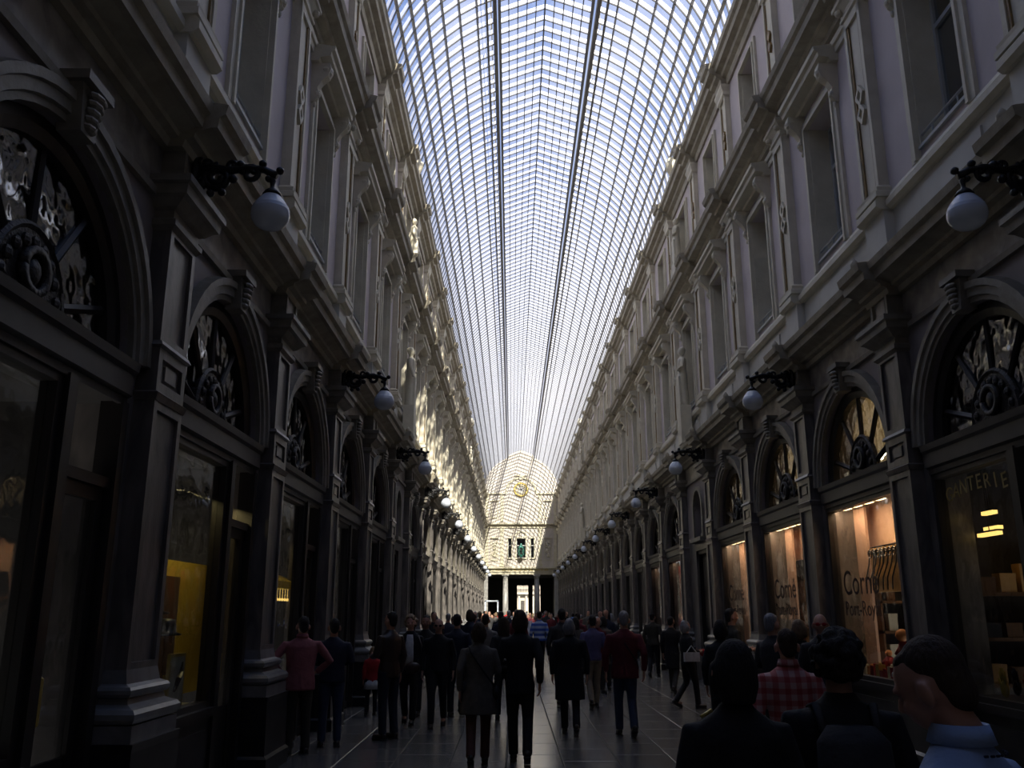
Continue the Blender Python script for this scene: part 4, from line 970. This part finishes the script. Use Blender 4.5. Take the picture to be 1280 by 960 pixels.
def person_meshes(h=1.7, build=1.0, legs='stand', arms=('down', 'down'), hair='short', hem=.86, flare=0., tilt=0., turn=0., q=1, collar=False, face=False, skirt=False, female=False):
    """all in local metres, facing +Y; q: 0 near, 1 middle, 2 far"""
    s = h/1.75; W = build
    vb = (.0085, .012, .024)[q]; vc = (.014, .018, .028)[q]
    neck = Vector((0, -.005, 1.50))
    R = Matrix.Translation(neck) @ Euler((-tilt, 0, turn)).to_matrix().to_4x4() @ Matrix.Translation(-neck)
    S = Matrix.Diagonal((s, s, s, 1))
    sw = (.185 if not female else .165)*W
    # joints
    if legs == 'stand': L3 = [((.09, 0, .93), (.10, .01, .50), (.11, -.02, .09)), ((-.09, 0, .93), (-.10, .01, .50), (-.11, -.02, .09))]
    elif legs == 'walk': L3 = [((.085, .01, .93), (.09, .13, .51), (.08, .17, .09)), ((-.085, 0, .93), (-.09, .0, .50), (-.08, -.26, .15))]
    elif legs == 'walk2': L3 = [((.085, 0, .93), (.09, .02, .50), (.08, -.20, .13)), ((-.085, 0, .93), (-.09, .11, .51), (-.08, .15, .09))]
    else: L3 = [((.085, .01, .93), (.09, .18, .55), (.08, .02, .16)), ((-.085, 0, .93), (-.09, -.05, .50), (-.08, -.12, .09))]
    A3 = []
    for sx, a in zip((1, -1), arms):
        sh = (sx*sw, 0, 1.385)
        if a == 'down': A3.append((sh, (sx*(sw+.065), -.03, 1.13), (sx*(sw+.06), .03, .89), Vector((0, .12, -1))))
        elif a == 'swing': A3.append((sh, (sx*(sw+.055), -.11, 1.15), (sx*(sw+.05), -.06, .90), Vector((0, .3, -1))))
        elif a == 'fwd': A3.append((sh, (sx*(sw+.05), .06, 1.14), (sx*(sw+.02), .18, .94), Vector((0, .7, -.8))))
        elif a == 'bent': A3.append((sh, (sx*(sw+.07), .0, 1.15), (sx*(sw-.06), .23, 1.12), Vector((-sx*.5, .9, .1))))
        elif a == 'hip': A3.append((sh, (sx*(sw+.17), -.03, 1.17), (sx*(sw+.02), .10, 1.02), Vector((-sx*.8, .3, -.3))))
        elif a == 'up': A3.append((sh, (sx*(sw+.10), .10, 1.20), (sx*(sw-.03), .24, 1.38), Vector((-sx*.2, .3, .9))))
    sg = 10 if q == 2 else 14
    # ---- body
    b = newbm()
    loft(b, [(0,0,.86,.13*W,.10),(0,0,.95,.155*W,.11),(0,0,1.08,.13*W,.095),(0,0,1.25,.155*W,.105),(0,0,1.38,.16*W,.09),(0,0,1.45,.10,.07),(0,0,1.50,.055,.055)], sg)
    tube(b, [(0, -.01, 1.42), (0, -.005, 1.52), R @ Vector((0, .0, 1.58))], [.062, .056, .055], sg)
    hb = newbm()
    ell(hb, (0, -.004, 1.645), (.076, .096, .104), seg=sg+4, rg=sg)
    ell(hb, (0, .028, 1.585), (.056, .062, .062), seg=sg, rg=10)
    if q < 2:
        ell(hb, (0, .040, 1.548), (.028, .03, .022), seg=8, rg=6)                 # chin
        tube(hb, [(0, .086, 1.64), (0, .105, 1.606), (0, .09, 1.595)], [.010, .015, .012], 8)   # nose
        for sx in (1, -1):
            ell(hb, (sx*.087, -.004, 1.612), (.012, .025, .037), (0, 0, sx*.30), 10, 8)   # ears
            ell(hb, (sx*.032, .082, 1.652), (.024, .014, .010), seg=8, rg=6)      # brow
            ell(hb, (sx*.040, .064, 1.60), (.024, .024, .022), seg=8, rg=6)       # cheeks
        ell(hb, (0, .083, 1.572), (.024, .012, .008), seg=8, rg=6)
    bmesh.ops.transform(hb, matrix=R, verts=hb.verts[:])
    tm = bpy.data.meshes.new('x'); hb.to_mesh(tm); hb.free(); b.from_mesh(tm); bpy.data.meshes.remove(tm)
    for j in L3: tube(b, [j[0], j[1], j[2]], [.085, .055, .042], sg)
    for j in L3: ell(b, (j[2][0], j[2][1]+.06, j[2][2]-.05), (.042, .10, .03), seg=8, rg=6)
    for (sh, el_, wr, hd), sx in zip(A3, (1, -1)):
        tube(b, [sh, el_, wr], [.045, .036, .026], sg)
        wr = Vector(wr); hd = hd.normalized(); pc = wr + hd*.055
        side_ = Vector((0, 1, 0)) if abs(hd.y) < .6 else Vector((0, 0, 1)); side_ = (side_ - hd*side_.dot(hd)).normalized(); nrm = hd.cross(side_)*sx
        tube(b, [wr, wr + hd*.05, wr + hd*.09], [.024, .034, .032], 10, .6)
        if q < 2:
            for fi, (o_, ln_) in enumerate(((.030, .068), (.010, .078), (-.011, .072), (-.031, .055))):
                p0 = wr + hd*.085 + side_*o_
                tube(b, [p0, p0 + hd*ln_*.5 - nrm*.004, p0 + hd*ln_*.85 - nrm*.02, p0 + hd*ln_ - nrm*.034], [.0095, .009, .0085, .007], 7)
            p0 = wr + hd*.03 + side_*.03
            tube(b, [p0, p0 + side_*.025 + hd*.025, p0 + side_*.03 + hd*.055 - nrm*.01], [.012, .011, .008], 7)
    bmesh.ops.transform(b, matrix=S, verts=b.verts[:])
    out = {'body': fuse(b, vb, 1)}
    # ---- top garment
    b = newbm(); fw = .02
    secs = [(0, 0, hem, (.175+flare)*W, .125+flare*.8), (0, 0, (hem+1.05)/2, (.172+flare*.6)*W, .122+flare*.5), (0, 0, 1.06, (.155+flare*.2)*W, .115), (0, -.005, 1.25, (.178)*W, .125), (0, -.012, 1.36, .178*W, .115), (0, -.010, 1.41, .160*W, .10), (0, -.006, 1.45, .115*W, .082), (0, -.005, 1.48, .078, .070), (0, -.003, 1.505, .066, .066)]
    secs = sorted(secs, key=lambda c_: c_[2]); loft(b, secs, sg+4)
    for j, a in zip(A3, arms):
        wr = Vector(j[1]).lerp(Vector(j[2]), .97)
        tube(b, [Vector(j[0]) + Vector((0, 0, .0)) - Vector((math.copysign(.06, j[0][0]), 0, 0)), j[0], Vector(j[0]).lerp(Vector(j[1]), .5), j[1], Vector(j[1]).lerp(Vector(j[2]), .5), wr], [.05, .060, .058, .052, .047, .040], sg)
    if q < 2:   # a few cloth folds
        for i in range(6):
            a = 2*PI*i/6+.4; r_ = .165*W
            tube(b, [(r_*math.cos(a)*.98, .115*math.sin(a), 1.02), ((r_+.01)*math.cos(a+.12), (.12+flare*.4)*math.sin(a+.12), max(hem+.03, .8))], [.012, .018], 6)
    bmesh.ops.transform(b, matrix=S, verts=b.verts[:]); out['top'] = fuse(b, vc, 2)
    if collar:
        b = newbm(); rs = []
        for i in range(25):
            a = -PI*.5 + 2*PI*i/24*.94 + .2; r0 = .068
            rs.append([((r0+d)*math.cos(a-PI/2+PI), (r0+d)*math.sin(a-PI/2+PI)-.005, z) for d, z in ((.0, 1.475), (-.004, 1.525), (.003, 1.53), (.018, 1.482))])
        rings(b, rs); bmesh.ops.transform(b, matrix=S, verts=b.verts[:]); out['collar'] = b
    # ---- trousers
    b = newbm()
    loft(b, [(0,0,.84,.155*W,.115),(0,0,.93,.165*W,.12),(0,0,1.03,.15*W,.11)], sg)
    for j in L3: tube(b, [(j[0][0], j[0][1], .92), Vector(j[0]).lerp(Vector(j[1]), .5), j[1], Vector(j[1]).lerp(Vector(j[2]), .5), (j[2][0], j[2][1], j[2][2]-.01)], [.098, .086, .068, .062, .060], sg)
    bmesh.ops.transform(b, matrix=S, verts=b.verts[:]); out['trousers'] = fuse(b, vc, 2)
    out['shoes'] = []
    for j in L3:
        b = newbm(); x, y, z = j[2]; rot = 0 if z < .11 else -.45
        ell(b, (0, .075, -.045), (.046, .125, .036), seg=12, rg=8); ell(b, (0, -.02, -.035), (.04, .055, .05), seg=10, rg=8); box(b, -.04, .04, -.06, .17, -.088, -.07)
        bmesh.ops.transform(b, matrix=S @ Matrix.Translation((x, y, z)) @ Euler((rot, 0, 0)).to_matrix().to_4x4(), verts=b.verts[:]); b2 = b
        mnz = min(v.co.z for v in b2.verts); 
        if z < .11 or mnz < 0: bmesh.ops.translate(b2, verts=b2.verts[:], vec=(0, 0, .001-mnz))
        out['shoes'].append(b2)
    # ---- hair
    if hair != 'none':
        b = newbm()
        if hair == 'rim':
            for i in range(13):
                a = PI + PI*i/12; ell(b, (.078*math.cos(a), -.004+.093*math.sin(a), 1.61), (.018, .02, .035), seg=8, rg=6)
        else:
            ell(b, (0, -.027, 1.675), (.0765, .086, .087), seg=18, rg=12); ell(b, (0, -.058, 1.60), (.062, .046, .060), seg=14, rg=10)
            ell(b, (0, -.046, 1.635), (.072, .062, .075), seg=16, rg=10); ell(b, (0, .024, 1.714), (.056, .044, .027), seg=12, rg=8)
        if hair == 'long': loft(b, [(0,-.06,1.34,.085,.03),(0,-.065,1.45,.105,.05),(0,-.05,1.56,.105,.07),(0,-.03,1.66,.09,.09),(0,-.024,1.71,.072,.076)], 16); [ell(b, (sx*.082, .0, 1.58), (.026, .05, .12), seg=10, rg=8) for sx in (1, -1)]
        if hair == 'bob': loft(b, [(0,-.045,1.50,.07,.05),(0,-.04,1.57,.090,.078),(0,-.028,1.65,.091,.092),(0,-.024,1.71,.072,.076)], 16); [ell(b, (sx*.080, .01, 1.60), (.024, .05, .07), seg=10, rg=8) for sx in (1, -1)]
        if hair == 'pony': tube(b, [(0, -.10, 1.66), (0, -.15, 1.60), (0, -.13, 1.48)], [.03, .035, .02], 8)
        if hair == 'curly':
            rg_ = random.Random(4)
            for i in range(170):
                a = rg_.uniform(0, 2*PI); e_ = rg_.uniform(-.9, PI/2); d = Vector((math.cos(a)*math.cos(e_)*.108, math.sin(a)*math.cos(e_)*.110-.02, 1.655+math.sin(e_)*.11))
                if d.y > .06 and d.z < 1.70: continue
                ell(b, d, rg_.uniform(.012, .026), seg=6, rg=5)
        bmesh.ops.transform(b, matrix=S @ R, verts=b.verts[:]); out['hair'] = fuse(b, (.007, .010, .022)[q] if hair != 'curly' else (.0075, .011, .02)[q], (5 if hair in ('bob', 'long') else 2) if hair != 'curly' else 0)
    out['R'] = S @ R; out['S'] = S
    return out
def assemble(label, P, loc, rz, mats, group=None):
    root = thing('person', label, 'person', loc, rz, group=group)
    def part(nm, me, m):
        o = ob(nm, me, root)
        if len(o.data.materials) == 0: o.data.materials.append(m)
        o.material_slots[0].link = 'OBJECT'; o.material_slots[0].material = m; return o
    part('body', P['body'], mats[0]); part('top', P['top'], mats[1]); part('trousers', P['trousers'], mats[2])
    for i, sh in enumerate(P['shoes']):
        if isinstance(sh, bmesh.types.BMesh): sh = mesh('shoe', sh, SHOE, True); P['shoes'][i] = sh
        part('shoe', sh, mats[4] if len(mats) > 4 else SHOE)
    if 'hair' in P and mats[3]: part('hair', P['hair'], mats[3])
    if 'collar' in P:
        if isinstance(P['collar'], bmesh.types.BMesh): P['collar'] = mesh('collar', P['collar'], mats[1], True)
        part('collar', P['collar'], mats[1])
    return root
def extra(root, nm, bm, m, label=None, mtx=None, smooth=True):
    if mtx is not None: bmesh.ops.transform(bm, matrix=mtx, verts=bm.verts[:])
    return ob(nm, mesh(nm, bm, m, smooth), root, label=label)
def eyes(root, P, glasses=None):
    for sx in (1, -1):
        b = newbm(); ell(b, (sx*.032, .080, 1.632), (.013, .010, .007), seg=8, rg=6); extra(root, 'eye', b, BLK, mtx=P['R'])
    if glasses:
        b = newbm()
        for sx in (1, -1): ell(b, (sx*.035, .096, 1.633), (.027, .006, .020), seg=10, rg=6); tube(b, [(sx*.06, .092, 1.637), (sx*.085, .04, 1.637), (sx*.082, -.01, 1.63)], .004, 5)
        tube(b, [(-.012, .10, 1.637), (.012, .10, 1.637)], .004, 5); extra(root, 'glasses', b, glasses, mtx=P['R'])
D = math.radians
def PX(x, Y): return (x-640)/1136*Y
PE = []
def add(label, x, Y, h, rz, mats, **kw):
    P = person_meshes(h=h, **kw); r = assemble(label, P, (PX(x, Y), Y, 0), D(rz), mats); return r, P
# -- foreground right
r, P = add('man in a light blue shirt, head bowed, at the lower right corner', 1180, 2.35, 1.66, 38, (SKIN, LBLUE, NAVY, HBR), q=0, build=1.12, tilt=.42, turn=.15, collar=True, hem=.9)
b = newbm()
for i in range(9):
    a = -2.2 + .18*i; tube(b, [(.105*math.cos(a), .098*math.sin(a)-.01, 1.462), (.105*math.cos(a+.1), .098*math.sin(a+.1)-.01, 1.462)], .0035, 5)
extra(r, 'yoke_stitching', b, NAVY, mtx=P['S'])
r, P = add('woman in black with black bobbed hair, seen from behind in the foreground', 912, 3.6, 1.61, 4, (SKIN, BLK, BLK, HB), q=0, hair='bob', hem=.8, female=True, build=1.08)
b = newbm(); tube(b, [(-.16, -.04, 1.45), (-.11, -.03, 1.475)], .008, 6); extra(r, 'shoulder_clip', b, 'brightgold', mtx=P['S'])
r, P = add('person in a black jacket with bushy curly black hair and a backpack', 1040, 3.85, 1.63, -8, (SKIN2, BLK, BLK, HB), q=0, hair='curly', hem=.85, build=1.1)
b = newbm(); loft(b, [(0,-.20,.95,.14,.09),(0,-.22,1.1,.16,.10),(0,-.20,1.32,.15,.09),(0,-.17,1.38,.10,.06)], 14)
for sx in (-1, 1): tube(b, [(sx*.11,-.17,1.36),(sx*.12,-.08,1.46),(sx*.125,.04,1.44),(sx*.12,.14,1.3)], .018, 6, .5)
extra(r, 'backpack', b, CHAR, mtx=P['S']); b = newbm(); tube(b, [(.06, -.305, 1.22), (.066, -.31, 1.14)], .006, 6); extra(r, 'zip_pull', b, 'globe', mtx=P['S'])
r, P = add('person in a red and pink plaid shirt with short dark hair, seen from behind', 980, 6.5, 1.60, -3, (SKIN, PLAID, JEAN, HBR), q=0, hem=.82, collar=True, build=1.05)
# -- at the lit shop
r, P = add('grey-haired man in a grey jacket looking into the lit shop window', 964, 10.6, 1.70, -55, (SKIN, CHAR, BLK, HG), arms=('down', 'bent'))
r, P = add('blond woman in a black coat turned towards the lit shop window', 999, 10.9, 1.63, -70, (SKIN, BLK, BLK, HBL), hair='bob', female=True, hem=.72)
r, P = add('bald man with red-rimmed sunglasses facing the viewer by the lit shop', 1024, 10.3, 1.70, 165, (SKIN, CHAR, NAVY, None), hair='none')
eyes(r, P, RED)
r, P = add('young dark-haired man in profile against the farthest lit shop window', 914, 14.6, 1.77, -80, (SKIN, OLIVE, BLK, HB), arms=('bent', 'bent'))
r, P = add('woman with a full black hairdo and dark coat in front of the farthest lit shop', 899, 11.6, 1.62, -20, (SKIN2, BLK, BLK, HB), hair='bob', female=True, hem=.7)
# -- middle right
r, P = add('grey-haired woman in a dark cardigan walking right with bags', 856, 17.2, 1.56, -75, (SKIN, BLK, BLK, HG), hair='bob', legs='walk', arms=('bent', 'bent'), female=True)
eyes(r, P)
b = newbm(); loft(b, [(0, .105, 1.15, .03, .03), (0, .12, 1.3, .045, .018), (0, .10, 1.43, .035, .02)], 10); extra(r, 'white_top', b, WHITE, mtx=P['S'])
b = newbm(); box(b, .27, .33, -.20, .10, .84, 1.0); tube(b, [(.30, -.15, 1.0), (.30, -.05, 1.12), (.30, .05, 1.0)], .01, 6); thing('shopping_bag', 'white and blue shopping bag carried by the grey-haired woman', 'bag', (PX(856, 17.2), 17.2, 0), D(-75), me=mesh('bag', b, WHITE))
b = newbm(); ell(b, (-.02, .34, .98), (.10, .05, .07)); thing('handbag', 'small red handbag held by the grey-haired woman walking right', 'bag', (PX(856, 17.2), 17.2, 0), D(-75), me=mesh('bag', b, RED, True))
r, P = add('person in a long dark coat behind the grey-haired woman', 838, 20.4, 1.62, -30, (SKIN, BLK, CHAR, HB), hem=.55, legs='walk2')
r, P = add('man in a dark olive jacket walking along the right shopfronts', 815, 25.2, 1.70, -20, (SKIN, OLIVE, BLK, HB), legs='walk')
r, P = add('stout grey-haired person in a maroon sweater and blue jeans walking away', 779, 13.4, 1.73, 2, (SKIN, MAROON, JEAN, HG), legs='walk2', build=1.18, hem=.80, arms=('swing', 'down'))
b = newbm(); tube(b, [(-.10, -.02, 1.47), (.0, -.135, 1.28), (.15, -.135, 1.05), (.20, -.02, .95)], .008, 5); extra(r, 'bag_strap', b, BLK, mtx=P['S'])
r, P = add('dark-haired man in a lavender shirt and khaki trousers walking away', 740, 17.3, 1.66, 4, (SKIN2, LAV, KHAKI, HB), legs='walk', hem=.88)
r, P = add('grey-haired man in a knee-length black overcoat, hands in pockets', 711, 13.6, 1.62, 0, (SKIN, BLK, BLK, HG), legs='walk2', hem=.52, flare=.035, build=1.16, hair='bob')
r, P = add('tall dark-haired man ahead of the black overcoat', 702, 17.6, 1.78, 0, (SKIN, CHAR, BLK, HB), legs='walk')
r, P = add('man in a blue and white striped shirt walking away in the middle distance', 674, 27.0, 1.74, 0, (SKIN, STRIPE, BLK, HB), legs='walk', hem=.9)
# -- centre
r, P = add('tall slim person all in black walking away in the centre', 650, 11.1, 1.74, 0, (SKIN, BLK, BLK, HBR), legs='walk2', hem=.78, arms=('swing', 'bent'), hair='bob', q=0)
r, P = add('woman in a flared grey coat with a cross-body strap and rust trousers', 599, 10.9, 1.60, 0, (SKIN, GREYC, RUST, HBR), legs='walk', hem=.62, flare=.045, female=True, hair='bob', build=1.12, arms=('bent', 'swing'), q=0)
b = newbm(); tube(b, [(-.13, -.02, 1.46), (-.10, -.125, 1.38), (.0, -.145, 1.24), (.12, -.15, 1.08), (.21, -.06, .96), (.215, .02, .94)], .011, 6); tube(b, [(-.13, -.02, 1.46), (-.09, .12, 1.34), (.1, .15, 1.1), (.215, .06, .95)], .011, 6)
ell(b, (.225, .0, .88), (.05, .12, .09)); extra(r, 'cross_body_bag', b, BLK, mtx=P['S'])
r, P = add('person in a pale grey hooded top between the two centre walkers', 607, 17.4, 1.68, 0, (SKIN, fab('pale grey cloth', (.16, .15, .14)), BLK, HBR), legs='walk')
r, P = add('long-haired woman in a light grey cardigan ahead of the tall person in black', 630, 15.4, 1.64, 0, (SKIN, CHAR, BLK, HBR), hair='long', female=True)
r, P = add('person in a bright blue shirt beyond the left group', 592, 23.5, 1.66, 0, (SKIN, BLUE, BLK, HBR))
# -- left group
r, P = add('man in a dark blazer turning his shoulder, one foot raised in mid-stride', 572, 15.9, 1.68, -10, (SKIN, NAVY, BLK, HB), legs='kick')
r, P = add('balding man with sunglasses and dark jacket walking towards the viewer', 549, 14.4, 1.62, 178, (SKIN, BLK, BLK, HG), hair='rim', legs='walk', build=1.08)
eyes(r, P, BLK)
r, P = add('dark-haired man in black just behind the balding man', 533, 16.2, 1.66, 175, (SKIN2, BLK, BLK, HB), legs='walk')
eyes(r, P)
r, P = add('curly-haired woman in white shirt and dark open jacket, facing the viewer', 514, 14.9, 1.66, 180, (SKIN, BLK, BLK, HBL), hair='curly', legs='walk2', female=True, hem=.78)
eyes(r, P)
b = newbm(); loft(b, [(0, .095, .92, .07, .05), (0, .095, 1.1, .075, .05), (0, .10, 1.3, .07, .045), (0, .08, 1.44, .05, .02)], 12); extra(r, 'white_shirt', b, WHITE, mtx=P['S'])
b = newbm(); ell(b, (-.08, .25, .86), (.13, .05, .09)); tube(b, [(-.2, .2, .9), (-.2, .17, 1.2), (-.14, .12, 1.36)], .012, 6); thing('handbag', 'black handbag worn in front by the curly-haired woman', 'bag', (PX(514, 14.9), 14.9, 0), D(180), me=mesh('bag', b, LEATH, True))
r, P = add('man in a dark leather jacket and jeans standing in profile, looking left', 489, 13.1, 1.72, 50, (SKIN, LEATH, fab('dark jeans', (.015, .02, .035)), HB), hem=.84, arms=('down', 'bent'))
r, P = add('small child in a red jacket and pale skirt by the left pilaster', 468, 16.1, 1.13, 20, (SKIN, RED, BLK, HBL), hair='bob', hem=.80, female=True)
b = newbm(); loft(b, [(0, 0, .66, .22, .17), (0, 0, .90, .17, .12)], 18); extra(r, 'skirt', b, WHITE, mtx=P['S'])
r, P = add('man in a navy jacket and jeans standing by the left shop window', 419, 12.4, 1.63, 15, (SKIN, NAVY, JEAN, HB), arms=('bent', 'bent'), build=1.1)
r, P = add('man in a salmon pink shirt, hands on hips, at the left shop window', 380, 11.75, 1.66, 25, (SKIN, PINKS, OLIVE, HB), arms=('hip', 'hip'), hem=.80, build=1.18, q=0, collar=True)
# -- distant crowd
protos = [person_meshes(h=1.7, q=2, legs=l, hair=hr, hem=hm, female=f) for l, hr, hm, f in (('walk', 'short', .86, False), ('walk2', 'long', .8, True), ('stand', 'bob', .6, True), ('walk', 'short', .7, False))]
cm = [BLK, CHAR, NAVY, MAROON, GREYC, RED, WHITE, PINKS, OLIVE, BLUE, KHAKI]
random.seed(33); taken = []
n = 0
while n < 92:
    Y = random.uniform(24, 86) if n < 74 else random.uniform(19, 30); X = random.uniform(-2.3, 4.3)
    if n < 74 and abs(X-XC) > 2.6 and random.random() < .3: continue
    if any(abs(X-a) < .55 and abs(Y-c) < .7 for a, c in taken) or (Y < 30 and (.3 < X < 1.5 or X > 3.2)): continue
    taken.append((X, Y)); P = protos[n % 4]
    light = Y > 45
    top = random.choice(cm if light else cm[:5]); tr = random.choice([BLK, CHAR, JEAN, KHAKI] if light else [BLK, CHAR, JEAN])
    face_ = random.random() < .4
    hc = random.choice([HB, HBR, HB, HG, HBL])
    lb = 'distant crowd walker %s: %s, %s, %s, %s' % (ORD[min(26, int((Y-19)/2.6))] + ' row', 'left' if X < -.2 else ('middle' if X < 1.9 else 'right'), top.name.split(' cloth')[0] + ' top', tr.name.replace(' cloth', ''), hc.name)
    r = assemble(lb, P, (X, Y, 0), (PI if face_ else 0) + random.uniform(-.4, .4), (SKIN, top, tr, hc), group='distant walkers in the crowd')
    sc = random.uniform(.92, 1.06); r.scale = (sc, sc, sc); n += 1
